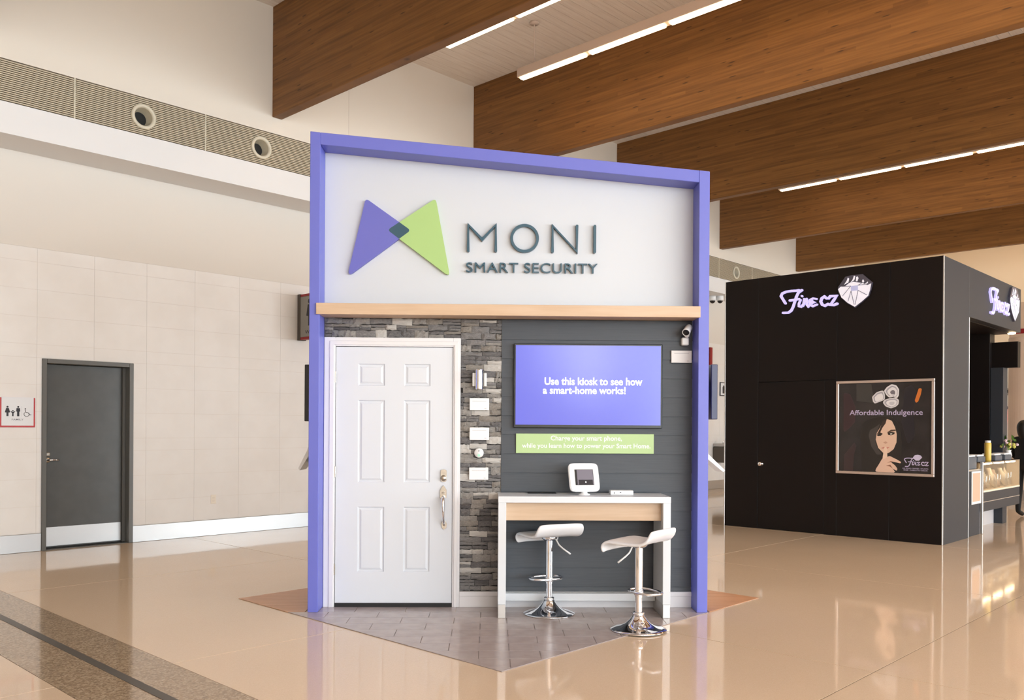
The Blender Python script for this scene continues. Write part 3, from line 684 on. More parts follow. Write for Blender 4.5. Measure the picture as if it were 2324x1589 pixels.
# ---------------- things hung on the booth front
t = kthing('wall_television', 'large flat television glowing violet on the charcoal siding above the counter', 'television', .632, .196, 1.741)
bx('television_case', (-.582, -.035, -.329), (.582, 0, .329), BLACK, t, .004)
scr = bx('screen', (-.568, -.0375, -.305), (.568, -.0345, .316), SCREEN, t)
def flat_text(name, body, x, z, w, h, m, parent, y=-.0385, off=.0, ext=.0003, align=None, sp=1.0):
    me = fit_text(text_mesh(body, .1, 0.0, off, sp), w, h)
    return link(name, me, m, parent, (x, y, z), UPR)
flat_text('screen_lettering', 'Use this kiosk to see how', -.342, .006, .766, .060, SCRTXT, t, off=.0022)
flat_text('screen_lettering', 'a smart-home works!', -.355, -.063, .648, .058, SCRTXT, t, off=.0022)
t = kthing('lime_sign', 'lime green rectangular sign with white lettering under the television', 'sign', .612, .196, 1.29)
bx('sign_board', (-.542, -.012, -.077), (.542, 0, .077), GREENS, t, .002)
flat_text('lettering', 'Charge your smart phone,', -.27, .012, .56, .050, LETW, t, y=-.0128, off=.0018)
flat_text('lettering', 'while you learn how to power your Smart Home.', -.495, -.046, 1.01, .048, LETW, t, y=-.0128, off=.0018)
def card(x, z, w, h, label, y=.19, lines=True):
    t = kthing('info_card', label, 'card', x, y, z, 0, 'small white information cards on the booth')
    bx('card_panel', (-w / 2, -.010, -h / 2), (w / 2, .004, h / 2), CARD, t, .0015)
    if lines:
        for k, (a, b) in enumerate(((-.36, .36),)): bx('printed_line', (a * w, -.0106, h * .24), (b * w, -.0100, h * .28), PRINT, t)
        bx('printed_mark', (w * .26, -.0106, -h * .38), (w * .36, -.0100, -h * .33), PRINT, t)
card(-.218, 1.594, .152, .094, 'white information card just below the wall sconce on the stone')
card(-.217, 1.363, .152, .098, 'white information card just above the round doorbell on the stone')
card(-.220, 1.051, .150, .096, 'white information card below the round doorbell on the stone')
card(1.368, 1.978, .161, .096, 'white information card on the siding below the security camera')
# sconce
t = kthing('wall_sconce', 'chrome cylinder wall sconce with white side plates on the stone column', 'sconce', -.216, .2, 1.785)
bx('back_plate', (-.055, -.018, -.052), (.052, .012, .052), PLASTIC, t, .006, 2)
for x in (-.046, .043): bx('side_plate', (x - .011, -.05, -.052), (x + .011, -.018, .052), PLASTIC, t, .004, 2)
obj('cylinder_shade', lathe(bmesh.new(), [(0, -.078), (.028, -.078), (.030, -.072), (.030, .072), (.028, .078), (0, .078)], 28), CHROME, t, (-.003, -.062, 0), smooth=False)
t = kthing('doorbell', 'small round white doorbell camera with a dark lens and green button', 'doorbell', -.219, .2, 1.213)
obj('doorbell_body', lathe(bmesh.new(), [(0, -.012), (.037, -.012), (.037, .018), (.033, .026), (0, .028)], 32), PLASTIC, t, rot=(R(90), 0, 0), smooth=True)
obj('lens', lathe(bmesh.new(), [(0, .026), (.0045, .026), (.0045, .0295), (0, .0295)], 16), BLACK, t, (.0, 0, .016), (R(90), 0, 0))
obj('button', lathe(bmesh.new(), [(0, .024), (.010, .024), (.010, .0292), (0, .0297)], 20), mat('green_button', (150, 226, 180), .3, emit=(140, 230, 175), estr=.5), t, (0, 0, -.018), (R(90), 0, 0))
# security camera
t = kthing('security_camera', 'white bullet security camera in the upper right corner of the siding', 'camera', 1.390, .2, 2.105)
bx('wall_mount', (-.026, -.05, -.040), (.030, .004, .022), PLASTIC, t, .010, 3)
obj('swivel_ball', lathe(bmesh.new(), [(0, -.02), (.011, -.0165), (.019, -.006), (.019, .006), (.011, .0165), (0, .02)], 20), PLASTIC, t, (.010, -.06, .036), smooth=True)
body = obj('camera_body', lathe(bmesh.new(), [(0, -.045), (.022, -.042), (.027, -.03), (.030, .04), (.031, .058), (.027, .060), (.025, .052), (0, .052)], 28), PLASTIC, t, (.012, -.085, .082), smooth=True)
body.rotation_euler = Vector((-.42, -.72, -.55)).to_track_quat('Z', 'Y').to_euler()
obj('camera_lens', lathe(bmesh.new(), [(0, .0525), (.0255, .0525), (.024, .0575), (0, .0545)], 24), BLACK, body)

# ---------------- counter and what stands on it
cn = kthing('counter_table', 'white waterfall counter table with maple apron against the booth', 'table', .572, 0, FZ)
cz_ = -FZ
def cbox(name, a, b, m, bev=.002, par=None): return bx(name, (a[0] - .572, a[1], a[2]), (b[0] - .572, b[1], b[2]), m, par or cn, bev)
cbox('counter_top', (-.069, -.2, .853), (1.212, .178, .9), COUNTERW)
cbox('leg', (-.068, -.2, .100), (-.010, .178, .853), COUNTERW); cbox('leg', (1.154, -.2, .100), (1.211, .178, .853), COUNTERW)
cbox('leg_foot', (-.067, -.199, 0), (-.012, .177, .100), ALU); cbox('leg_foot', (1.156, -.199, 0), (1.210, .177, .100), ALU)
cbox('apron', (-.010, -.13, .715), (1.154, -.11, .853), MAPLE)
cbox('stretcher', (-.010, .09, .070), (1.154, .13, .128), COUNTERW)
TOPZ = FZ + .9
tb = kthing('tablet_kiosk', 'tablet in a white rounded enclosure on a short stand on the counter', 'tablet', .585, -.02, TOPZ, R(10))
obj('stand_base', lathe(bmesh.new(), [(0, 0), (.045, 0), (.045, .006), (.026, .012), (.022, .04), (.026, .06), (0, .062)], 28), PLASTIC, tb, smooth=True)
obj('stand_neck', tube(bmesh.new(), [(0, 0, .03), (0, .03, .07), (0, .035, .11)], [.022, .02, .02], 14), PLASTIC, tb, smooth=True)
N_ = 40; ol = []
for k in range(N_):
    a_ = 2 * math.pi * k / N_; ce, se = math.cos(a_), math.sin(a_)
    ol.append((.118 * math.copysign(abs(ce) ** .28, ce), .112 * math.copysign(abs(se) ** .28, se)))
bm = prism(bmesh.new(), ol, .014, -.014)
bmesh.ops.bevel(bm, geom=[e for e in bm.edges if abs(e.verts[0].co.y - e.verts[1].co.y) < 1e-5], offset=.006, segments=2, affect='EDGES')
enc = obj('enclosure', bm, PLASTIC, tb, (0, .012, .130), (R(-20), 0, R(0)))
bx('tablet_screen', (-.073, -.0155, -.064), (.073, -.0135, .060), BLACK, enc)
pg = bx('screen_page', (-.056, -.0162, -.060), (.070, -.0155, .056), mat('tablet_page', (70, 66, 74), .25, emit=(150, 142, 152), estr=.55), enc)
bx('screen_banner', (-.048, -.0168, -.060), (.064, -.0162, -.022), mat('tablet_banner', (30, 26, 36), .25), enc)
obj('home_icon', lathe(bmesh.new(), [(0, 0), (.006, 0), (.006, .0006), (0, .0006)], 16), LETW, enc, (.008, -.0168, -.041), (R(90), 0, 0))
cb_ = kthing('charging_box', 'low white charging box on the counter right of the tablet', 'charger', .873, .02, TOPZ)
bx('box_body', (-.088, -.045, 0), (.088, .045, .034), PLASTIC, cb_, .006, 2)
bx('seam', (-.043, -.0455, .003), (-.041, -.0448, .031), PRINT, cb_)
bx('port', (-.062, -.0456, .012), (-.054, -.0448, .018), BLACKM, cb_); bx('port', (-.016, -.0456, .015), (-.006, -.0448, .020), BLACKM, cb_)
pd = kthing('charging_pad', 'thin dark pad lying at the back of the counter top', 'pad', .27, .115, TOPZ)
bx('pad_body', (-.11, -.045, 0), (.11, .045, .008), BLACKM, pd, .002)

# ---------------- swivel stools
def stool(label, x, y, yaw, ring_yaw, lever_yaw, seat_z):
    t = kthing('bar_stool', label, 'stool', x, y, FZ if y > -.3 else FZ, 0, 'white swivel bar stools at the counter')
    obj('base', lathe(bmesh.new(), [(0, .002), (.19, 0), (.196, .003), (.195, .007), (.165, .014), (.125, .026), (.090, .044), (.062, .070), (.044, .094), (.038, .108), (0, .108)], 48), CHROME, t, smooth=True)
    obj('base_collar', lathe(bmesh.new(), [(0, .10), (.036, .10), (.040, .106), (.040, .120), (.034, .126), (0, .126)], 28), CHROME, t, smooth=True)
    obj('lower_column', lathe(bmesh.new(), [(0, .12), (.0245, .12), (.0245, .27), (0, .27)], 24), CHROME, t)
    obj('upper_column', lathe(bmesh.new(), [(0, .23), (.028, .23), (.028, seat_z - .03), (0, seat_z - .03)], 24), CHROME, t)
    fr = bpy.data.objects.new('foot_ring', None)
    pts = []
    for k in range(28):
        a_ = 2 * math.pi * k / 28; ce, se = math.cos(a_), math.sin(a_)
        px, py = .132 * math.copysign(abs(ce) ** .75, ce), .085 * math.copysign(abs(se) ** .75, se) + .058
        c2, s2 = math.cos(ring_yaw), math.sin(ring_yaw)
        pts.append((px * c2 - py * s2, px * s2 + py * c2, .262))
    obj('foot_ring', tube(bmesh.new(), pts, .0095, 10, closed=True), CHROME, t, smooth=True)
    obj('foot_ring_clamp', lathe(bmesh.new(), [(0, .245), (.033, .245), (.034, .25), (.034, .275), (.033, .28), (0, .28)], 24), CHROME, t, smooth=True)
    c2, s2 = math.cos(lever_yaw), math.sin(lever_yaw)
    obj('lift_lever', tube(bmesh.new(), [(c2 * r_, s2 * r_, seat_z + z_) for r_, z_ in ((.02, -.028), (.05, -.035), (.075, -.08), (.105, -.105), (.165, -.145))], [.006, .006, .006, .006, .0065], 10), PLASTIC, t, smooth=True)
    # seat shell: curved profile from the drooping front lip to the raised back
    prof = [(.185, -.075), (.190, -.045), (.182, -.015), (.150, .004), (.09, .0), (0, -.006), (-.08, -.004), (-.13, .006), (-.163, .030), (-.182, .066), (-.190, .098)]
    bm = bmesh.new(); nw = 14; G = []
    for i, (py, pz) in enumerate(prof):
        row = []
        tt = i / (len(prof) - 1)
        for j in range(nw + 1):
            s = -1 + 2 * j / nw; w = .2
            shrink = 1.0
            if tt < .16: shrink = .90 + .10 * math.sqrt(tt / .16)
            if tt > .86: shrink = .90 + .10 * math.sqrt((1 - tt) / .14)
            row.append(bm.verts.new((s * w * shrink, py + .012 * (1 - s * s) * (1 if tt < .5 else -1) * (1 if tt < .2 or tt > .8 else 0), pz - .006 * (s ** 4))))
        G.append(row)
    for i in range(len(G) - 1):
        for j in range(nw): bm.faces.new((G[i][j], G[i + 1][j], G[i + 1][j + 1], G[i][j + 1]))
    bmesh.ops.recalc_face_normals(bm, faces=bm.faces)
    seat = obj('seat_shell', bm, SEAT, t, (0, 0, seat_z), (0, 0, yaw), True)
    so = seat.modifiers.new('thickness', 'SOLIDIFY'); so.thickness = .022; so.offset = 0
    sb = seat.modifiers.new('smooth', 'SUBSURF'); sb.levels = 1; sb.render_levels = 2
    obj('seat_mount', lathe(bmesh.new(), [(0, -.045), (.045, -.045), (.06, -.03), (.06, -.012), (0, -.012)], 24), CHROME, t, (0, 0, seat_z), smooth=True)
    return t
stool('white bar stool under the counter, tucked in at the left', .322, -.033, R(24), R(22), R(-18), .602)
stool('white bar stool standing out in front, at the right leg of the counter', .913, -.559, R(52), R(-62), R(200), .622)

# ---------------- screens and tablets on the side faces of the booth
def side_tv(label, s, z0, z1, out):
    t = kthing('side_television', label, 'television', s * 1.52 + (0 if s < 0 else .01), .6, (z0 + z1) / 2)
    h = (z1 - z0) / 2
    bx('television_case', (min(s * out, s * (out - .05)), -.4, -h), (max(s * out, s * (out - .05)), .4, h), BLACK if s < 0 else mat('navy_case', (34, 34, 74), .3), t, .004)
    bx('screen', (min(s * out, s * (out + .002)), -.385, -h + .02), (max(s * out, s * (out + .002)), .385, h - .015), BLACK, t)
    bx('wall_bracket', (min(0, s * (out - .05)), -.15, -.1), (max(0, s * (out - .05)), .15, .1), BLACKM, t)
side_tv('black screen edge sticking out behind the left violet post', -1, 1.452, 1.895, .062)
side_tv('dark navy screen sticking out behind the right violet post', 1, 1.487, 1.921, .13)
def side_tablet(label, s, reach):
    t = kthing('side_tablet', label, 'tablet', s * 1.525 + (0 if s < 0 else .007), .55, 1.15)
    bm = prism(bmesh.new(), [(0, 0)] and [(s * .065, .10), (s * reach, -.075), (s * (reach - .012), -.092), (s * .040, .072)], -.13, .13)
    obj('tablet_shell', bm, PLASTIC, t)
    obj('tablet_screen', prism(bmesh.new(), [(s * .078, .090), (s * (reach - .02), -.050), (s * (reach - .022), -.054), (s * .075, .086)], -.10, .10), BLACK, t)
    bx('wall_arm', (min(0, s * .09), -.03, -.04), (max(0, s * .09), .03, .01), BLACKM, t, .004)
side_tablet('tilted white tablet stand poking out behind the left violet post', -1, .15)
side_tablet('tilted white tablet stand poking out behind the right violet post', 1, .25)

# ============================================================ THINGS ON THE TILED WALL
def disc(bm, cx_, cz_, r, y0, y1, n=18): return prism(bm, [(cx_ + r * math.cos(2 * math.pi * k / n), cz_ + r * math.sin(2 * math.pi * k / n)) for k in range(n)], y0, y1)
t = thing('restroom_sign', 'white family restroom sign in a red frame left of the grey door', 'sign', (2.985, WY - .010, 1.381))
bx('sign_back', (-.01, -.014, 0), (.345, 0, .325), RED, t, .003)
bx('sign_face', (.008, -.018, .018), (.328, -.014, .330), SIGNW, t, .002)
YF, YB = -.0195, -.0175
def picto(name, polys, x, m=INK, parent=t):
    for p in polys:
        o = obj(name, prism(bmesh.new(), [(x + a, .125 + b) for a, b in p], YB, YF), m, parent)
woman = [[(-.006, .010), (-.020, .010), (-.020, .0), (-.002, .0)] and [(-.010, -.004), (-.010, .035), (-.026, .038), (-.013, .085), (.013, .085), (.026, .038), (.010, .035), (.010, -.004)]]
man = [[(-.011, -.004), (-.011, .045), (-.020, .05), (-.017, .085), (.017, .085), (.020, .05), (.011, .045), (.011, -.004)]]
kid = [[(-.007, -.004), (-.007, .03), (-.024, .047), (-.022, .051), (0, .044), (.022, .051), (.024, .047), (.007, .03), (.007, -.004)]]
picto('woman_pictogram', woman, .066); obj('woman_head', disc(bmesh.new(), .066, .125 + .098, .010, YB, YF), INK, t)
picto('man_pictogram', man, .172); obj('man_head', disc(bmesh.new(), .172, .125 + .098, .010, YB, YF), INK, t)
picto('child_pictogram', kid, .119); obj('child_head', disc(bmesh.new(), .119, .125 + .056, .007, YB, YF), INK, t)
bx('divider_line', (.206, YF, .118), (.2085, YB, .230), PRINT, t)
obj('wheelchair_wheel', tube(bmesh.new(), [(.256 + .026 * math.cos(a / 10 * 4.4 + 2.4), -.0185, .145 + .026 * math.sin(a / 10 * 4.4 + 2.4)) for a in range(11)], .0028, 6), INK, t)
obj('wheelchair_rider', prism(bmesh.new(), stroke([(.243, .190), (.246, .165), (.272, .160), (.288, .136), (.300, .140)], .006), YB, YF), INK, t)
obj('wheelchair_head', disc(bmesh.new(), .243, .203, .007, YB, YF), INK, t)
link('lettering', fit_text(text_mesh('FAMILY', .1, 0, .001), .118, .018), mat('sign_grey_lettering', (140, 140, 148), .6), t, (.108, -.0188, .076), UPR)
t = thing('power_outlet', 'small ivory wall outlet low on the tiled wall', 'outlet', (5.451, WY - .010, .462))
bx('cover_plate', (-.036, -.006, -.058), (.036, 0, .058), mat('ivory_plastic', (236, 228, 214), .4), t, .003)
for z in (-.02, .02): bx('socket', (-.014, -.0075, z - .012), (.014, -.0055, z + .012), mat('ivory_socket', (230, 221, 208), .5), t, .002)
def blade_sign(label, x, y0, z0, z1, dep, cat_m):
    t = thing('blade_sign', label, 'sign', (x, y0, z0)); h = z1 - z0
    bx('wall_bracket', (-.02, -.06, -.02), (.09, 0, h + .02), BRONZE, t, .004)
    bx('sign_box', (-.01, -dep, .02), (.08, -.06, h - .02), cat_m, t, .003)
    bx('red_edge', (-.012, -dep, h - .02), (.082, -.07, h + .012), DRED, t); bx('red_edge', (-.012, -dep, -.012), (.082, -.07, .02), DRED, t)
    bx('red_edge', (-.012, -dep - .03, -.012), (.082, -dep, h + .012), DRED, t)
    zc_ = h * .55
    f = prism(bmesh.new(), [(a, zc_ + b) for a, b in [(-.028, -.16), (-.028, -.03), (-.075, -.02), (-.040, .13), (.040, .13), (.075, -.02), (.028, -.03), (.028, -.16)]], .001, -.001)
    obj('figure', f, INK, t, (-.011, -.06 - (dep - .06) * .40, 0), (0, 0, R(-90)))
    obj('figure_head', disc(bmesh.new(), 0, zc_ + .175, .034, .001, -.001), INK, t, (-.011, -.06 - (dep - .06) * .40, 0), (0, 0, R(-90)))
    link('lettering', fit_text(text_mesh('Women', .1, 0, .001), dep * .55, .05), INK, t, (-.0125, -.06 - (dep - .06) * .22, .06), (R(90), 0, R(-90)))
blade_sign('grey projecting restroom sign with red edges behind the left violet post', 6.70, WY - .010, 2.62, 3.22, .62, SIGNG)
blade_sign('far projecting restroom sign with a dark red frame, right of the booth', 16.55, WY - .010, 2.55, 3.15, .62, SIGNG)
# small things in the gap between the booth and the black kiosk
for k, (xx, yy, lab) in enumerate(((17.36, 10.29, 'left dome camera of the pair under the soffit right of the booth'), (17.47, 10.16, 'right dome camera of the pair under the soffit right of the booth'))):
    t = thing('dome_camera', lab, 'camera', (xx, yy, 4.405), 0, 'dome cameras under the soffit')
    obj('dome_housing', lathe(bmesh.new(), [(0, 0), (.075, 0), (.08, -.03), (.08, -.09), (.06, -.11), (0, -.11)], 24), PLASTIC, t, smooth=True)
    obj('dome_lens', lathe(bmesh.new(), [(.062, -.10), (.06, -.125), (.04, -.155), (0, -.17)], 24), BLACK, t, smooth=True)
t = thing('notice_plaque', 'small framed notice on the far wall beside the black kiosk', 'sign', (18.05, WY - .010, 2.17))
bx('plaque_back', (0, -.02, 0), (.30, 0, .32), INK, t, .004); bx('plaque_face', (.02, -.024, .02), (.28, -.02, .30), SIGNW, t)
obj('plaque_mark', prism(bmesh.new(), [(.10, .06), (.20, .06), (.20, .2), (.15, .26), (.10, .2)], -.023, -.026), INK, t)
t = thing('drinking_fountain', 'steel drinking fountain on the far wall seen right of the booth', 'fountain', (17.98, WY - .010, .62))
bx('fountain_cabinet', (-.22, -.30, 0), (.22, 0, .36), BRONZE, t, .02, 2)
bx('fountain_basin', (-.20, -.32, .36), (.20, 0, .44), STEEL, t, .02, 2)
obj('fountain_spout', tube(bmesh.new(), [(-.1, -.2, .44), (-.1, -.2, .49), (-.08, -.2, .50)], .012, 8), CHROME, t, smooth=True)

# ============================================================ BLACK JEWELLERY KIOSK
X0, X1, YA, YB2, KH = 11.32, 14.85, 3.505, 6.50, 3.545
kio = thing('jewelry_kiosk', 'tall black jewellery kiosk with a lit script sign and poster', 'kiosk', (X0, YA, 0))
L = lambda n, a, b, m, bev=.003, par=None: bx(n, (a[0] - X0, a[1] - YA, a[2]), (b[0] - X0, b[1] - YA, b[2]), m, par or kio, bev)
yj = [YA, 4.148, 4.83, 5.967, YB2]
zj = [0, 2.068, KH]
# side wall seen from the booth: separate laminate panels with hairline joints
L('wall_core', (X0 + .03, YA + .02, 0), (X0 + .10, YB2 - .02, KH - .01), BLACKM)
for j in range(4):
    if j == 2: continue
    L('wall_panel', (X0, yj[j] + .0015, 0), (X0 + .03, yj[j + 1] - .0015, KH), BLKPANEL, .0015)
L('wall_panel', (X0, 4.8315, 2.0715), (X0 + .03, 5.9655, KH), BLKPANEL, .0015)
L('wall_panel', (X0, 4.8315, 0), (X0 + .03, 5.0, 2.0685), BLKPANEL, .0015)
kd = L('kiosk_door', (X0 + .001, 5.003, .006), (X0 + .03, 5.9625, 2.066), BLKPANEL, .0015)
obj('door_knob', lathe(bmesh.new(), [(0, 0), (.030, 0), (.032, .006), (.014, .012), (.013, .03), (.026, .038), (.031, .052), (.026, .064), (0, .068)], 28), CHROME, kd, (0.001, 5.911 - YA, .915), (0, R(-90), 0), True)
L('corner_trim', (X0 - .004, YA - .004, 0), (X0 + .012, YA + .012, KH + .002), ALU, .002)
L('edge_trim', (X0 - .003, YB2 - .012, 0), (X0 + .012, YB2 + .003, KH + .002), ALU, .002)
# front pillar, fascia, roof, far pillar, rear walls
L('pillar', (X0 + .012, YA, 0), (12.33, YA + .45, KH), GRYPANEL, .002)
L('pillar_trim', (12.325, YA - .004, 0), (12.340, YA + .01, 2.885), ALU, .002)
L('fascia', (12.331, YA, 2.89), (X1, YA + .12, KH), GRYPANEL, .002)
L('roof', (X0 + .03, YA + .12, 2.88), (X1, YB2, 2.94), BLKPANEL, .002)
L('fascia_return', (X1 - .12, YA + .12, 2.94), (X1, YB2, KH), BLKPANEL, .002)
L('rear_fascia', (X0 + .10, YB2 - .12, 2.94), (X1 - .12, YB2, KH), BLKPANEL, .002)
L('far_pillar', (14.60, 3.86, 0), (14.85, 4.18, 2.88), BLKPANEL, .002)
L('far_pillar_side', (14.62, 3.68, 0), (14.85, 3.855, 2.36), GRYPANEL, .002)
L('far_lintel', (14.70, YA, 2.36), (14.85, 4.6, 2.75), BLKPANEL, .002)
L('rear_wall', (12.6, YB2 - .10, 0), (14.60, YB2, 2.88), BLKPANEL, .002)
spot = bmesh.new()
for xx, yy in ((12.75, 3.72), (14.75, 3.60), (13.4, 4.2)):
    o = obj('downlight', lathe(bmesh.new(), [(0, -.012), (.05, -.012), (.055, 0), (0, 0)], 20), WARM, kio, (xx - X0, yy - YA, 2.88))
spot.free()
# lit signs: script word and faceted emblem
def lit_sign(loc, rz, scale):
    for nm, pts in SIGN_STROKES.items():
        pp = [(x * scale, z * scale) for x, z in pts]
        w = .030 if nm.startswith('F') else .032 if nm in 'CZ' else .026
        bm = prism(bmesh.new(), stroke(pp, w * scale), -.0, -.03)
        obj('lit_letter', bm, HALO, kio, loc, (0, 0, rz))
    for nm, pts in SIGN_GEM.items():
        d_ = {'outline': (0, -.03, GEMG), 'pale': (-.03, -.033, HALO2), 'facet': (-.033, -.035, GEMB)}.get(nm, (-.03, -.033, HALO2))
        obj('emblem_' + ''.join(ch for ch in nm if ch.isalpha()), prism(bmesh.new(), [(x * scale, z * scale) for x, z in pts], d_[0], d_[1]), d_[2], kio, loc, (0, 0, rz))
def gem_lines(loc, rz, scale):
    pa, fa = SIGN_GEM['pale'], SIGN_GEM['facet']
    for a, b in ((fa[0], pa[1]), (fa[1], pa[8]), (fa[2], pa[10]), (fa[3], pa[13]), (fa[3], pa[12]), (fa[2], pa[12]), (fa[0], pa[14]), (fa[1], pa[6])):
        q = (b[0] * .86 + a[0] * .14, b[1] * .86 + a[1] * .14)
        obj('emblem_line', prism(bmesh.new(), stroke([(a[0] * scale, a[1] * scale), (q[0] * scale, q[1] * scale)], .0075 * scale), -.033, -.0345), bpy.data.materials['gem_facet_line'], kio, loc, (0, 0, rz))
mat('gem_facet_line', (128, 128, 146), .4)
gem_lines((-.0005, 5.64 - YA, 3.15), R(-90), 1.0); gem_lines((13.17 - X0, -.0005, 3.19), 0, 1.17)
lit_sign((-.0005, 5.64 - YA, 3.15), R(-90), 1.0)
lit_sign((13.17 - X0, -.0005, 3.19), 0, 1.17)

# poster in an aluminium frame
po = thing('framed_poster', 'silver framed advertising poster of a hooded woman with a finger on her lips', 'poster', (X0, 4.83, .83), R(-90))
PW, PH = 1.232, 1.216
for a, b in (((0, -.03, 0), (PW, 0, .034)), ((0, -.03, PH - .034), (PW, 0, PH)), ((0, -.03, .034), (.036, 0, PH - .034)), ((PW - .036, -.03, .034), (PW, 0, PH - .034))):
    bx('frame_bar', a, b, mat('poster_frame', (214, 196, 186), .3, .7) if not bpy.data.materials.get('poster_frame') else bpy.data.materials['poster_frame'], po, .004)
PB = mat('poster_paper', (46, 42, 42), 0.12, spec=.35, noise=((58, 54, 54), 3.0))
bx('poster_sheet', (.036, -.012, .034), (PW - .036, -.002, PH - .034), PB, po)
pm = {}
def P(c, r=.35):
    if c not in pm: pm[c] = mat('poster_ink_%d' % len(pm), c, r)
    return pm[c]
PC = {'drape1': (64, 50, 52), 'drape2': (62, 44, 48), 'drape3': (66, 64, 62), 'hood': (44, 40, 38), 'hood_fold': (74, 70, 68), 'face': (232, 200, 178), 'hair': (62, 48, 42), 'eye_l': (48, 40, 36), 'brow_l': (70, 56, 48),
      'eye_r': (50, 42, 36), 'brow_r': (84, 66, 52), 'white_r': (206, 200, 190), 'nose': (204, 160, 138), 'lips': (206, 134, 120), 'finger': (240, 212, 192), 'hand': (232, 198, 178), 'finger_gap1': (150, 104, 84), 'finger_gap2': (150, 104, 84),
      'ring1': (226, 226, 232), 'ring1_hole': (74, 70, 74), 'ring2': (234, 234, 240), 'ring2_hole': (80, 74, 78), 'ring3': (222, 222, 228), 'glow': (216, 122, 52), 'dark_r': (40, 36, 42), 'fan': (206, 200, 232)}
order = ['drape1', 'drape2', 'drape3', 'dark_r', 'glow', 'hood', 'hood_fold', 'face', 'hair', 'eye_l', 'brow_l', 'eye_r', 'brow_r', 'white_r', 'nose', 'lips', 'hand', 'finger', 'finger_gap1', 'finger_gap2', 'ring1', 'ring1_hole', 'ring3', 'ring2', 'ring2_hole', 'fan']
for i, nm in enumerate(order):
    pts = [(min(max(x, .037), PW - .037), min(max(z, .035), PH - .035)) for x, z in POSTER[nm]]
    big = nm in ('face', 'hood', 'hand', 'ring1', 'ring2', 'ring3', 'hood_fold', 'drape2', 'dark_r', 'glow', 'finger')
    pts = round_poly(pts, .03, 3) if big else pts
    obj('print_' + ''.join(ch for ch in nm if ch.isalpha()).replace('drape', 'cloth'), prism(bmesh.new(), pts, -.0115, -.0121 - i * .00012), P(PC[nm]), po)
for nm in ('ring1', 'ring2', 'ring3'):
    pts = POSTER[nm]; mx_, mz_ = sum(p[0] for p in pts) / len(pts), sum(p[1] for p in pts) / len(pts)
    for k, (f, c) in enumerate(((.80, (172, 172, 186)), (.66, (238, 238, 244)), (.34, (120, 116, 126) if nm != 'ring3' else (206, 206, 216)))):
        if nm == 'ring1' and k == 2: continue
        q = round_poly([(mx_ + (x - mx_) * f + .004 * k, mz_ + (z - mz_) * f - .004 * k) for x, z in pts], .02, 3)
        obj('print_ring', prism(bmesh.new(), q, -.0145, -.0149 - k * .0002), P(c), po)
LIL = P((200, 190, 226))
for body_, x, z, w, h, off in (('Affordable Indulgence', .177, .745, .915, .088, .0010), ('LAS VEGAS • DENVER • ATLANTA', .852, .090, .310, .014, .001), ('MIAMI • CHARLOTTE • DALLAS', .866, .068, .285, .014, .001)):
    link('print_lettering', fit_text(text_mesh(body_, .1, 0, off), w, h), LIL, po, (x, -.0158, z), UPR)
for nm, pts in SIGN_STROKES.items():
    pp = [(.868 + x * .36, .168 + z * .36) for x, z in pts]
    obj('print_script', prism(bmesh.new(), stroke(pp, .011), -.0148, -.0158), LIL, po)

# ---------------- display counter of the kiosk
dc = thing('display_counter', 'grey jewellery counter with a lit glass case beside the kiosk pillar', 'counter', (12.345, YA + .02, 0))
D = lambda n, a, b, m, bev=.003: bx(n, (a[0] - 12.345, a[1] - (YA + .02), a[2]), (b[0] - 12.345, b[1] - (YA + .02), b[2]), m, dc, bev)
D('end_panel', (12.345, 3.53, 0), (12.93, 4.05, .86), GRYPANEL)
D('end_top', (12.345, 3.53, .86), (12.95, 4.05, .885), ALU)
D('window_frame', (12.53, 3.515, .42), (12.555, 3.529, .86), PLASTIC); D('window_frame', (12.905, 3.515, .42), (12.93, 3.529, .86), PLASTIC)
D('window_frame', (12.555, 3.515, .42), (12.905, 3.529, .455), PLASTIC); D('window_frame', (12.555, 3.515, .835), (12.905, 3.529, .86), PLASTIC)
D('window_display', (12.555, 3.522, .455), (12.905, 3.529, .835), mat('display_suede', (214, 176, 150), .7))
D('corner_post', (12.95, 3.50, 0), (12.985, 3.535, .98), ALU)
D('counter_plinth', (12.99, 3.80, 0), (14.82, 4.2, .30), mat('pale_plinth', (208, 204, 206), .35))
D('counter_panel', (12.985, 3.50, .30), (14.82, 4.2, .425), GRYPANEL); D('counter_panel', (12.985, 3.50, .435), (14.82, 4.2, .56), GRYPANEL)
D('counter_line', (12.985, 3.498, .425), (14.82, 4.2, .435), ALU, 0); D('case_floor', (12.985, 3.497, .56), (14.82, 4.2, .585), mat('case_ivory', (240, 226, 204), .5))
D('case_glass_front', (12.985, 3.50, .585), (14.82, 3.506, .96), GLASS, 0)
D('case_top', (12.985, 3.50, .96), (14.82, 4.2, .972), mat('case_top_tint', (120, 104, 92), .15), 0)
D('case_back', (12.985, 4.19, .585), (14.82, 4.2, .96), mat('case_back_warm', (206, 186, 160), .5), 0)
D('case_end', (14.805, 3.507, .585), (14.82, 4.19, .96), bpy.data.materials['case_ivory'], 0)
for k in range(3): D('case_light', (13.05 + k * .6, 3.52, .935), (13.45 + k * .6, 3.56, .958), WARM, .006)
IV = mat('ivory_bust', (244, 240, 232), .5); GREYB = mat('slate_tray', (84, 92, 102), .5); PINK = mat('blush_bust', (238, 214, 200), .5)
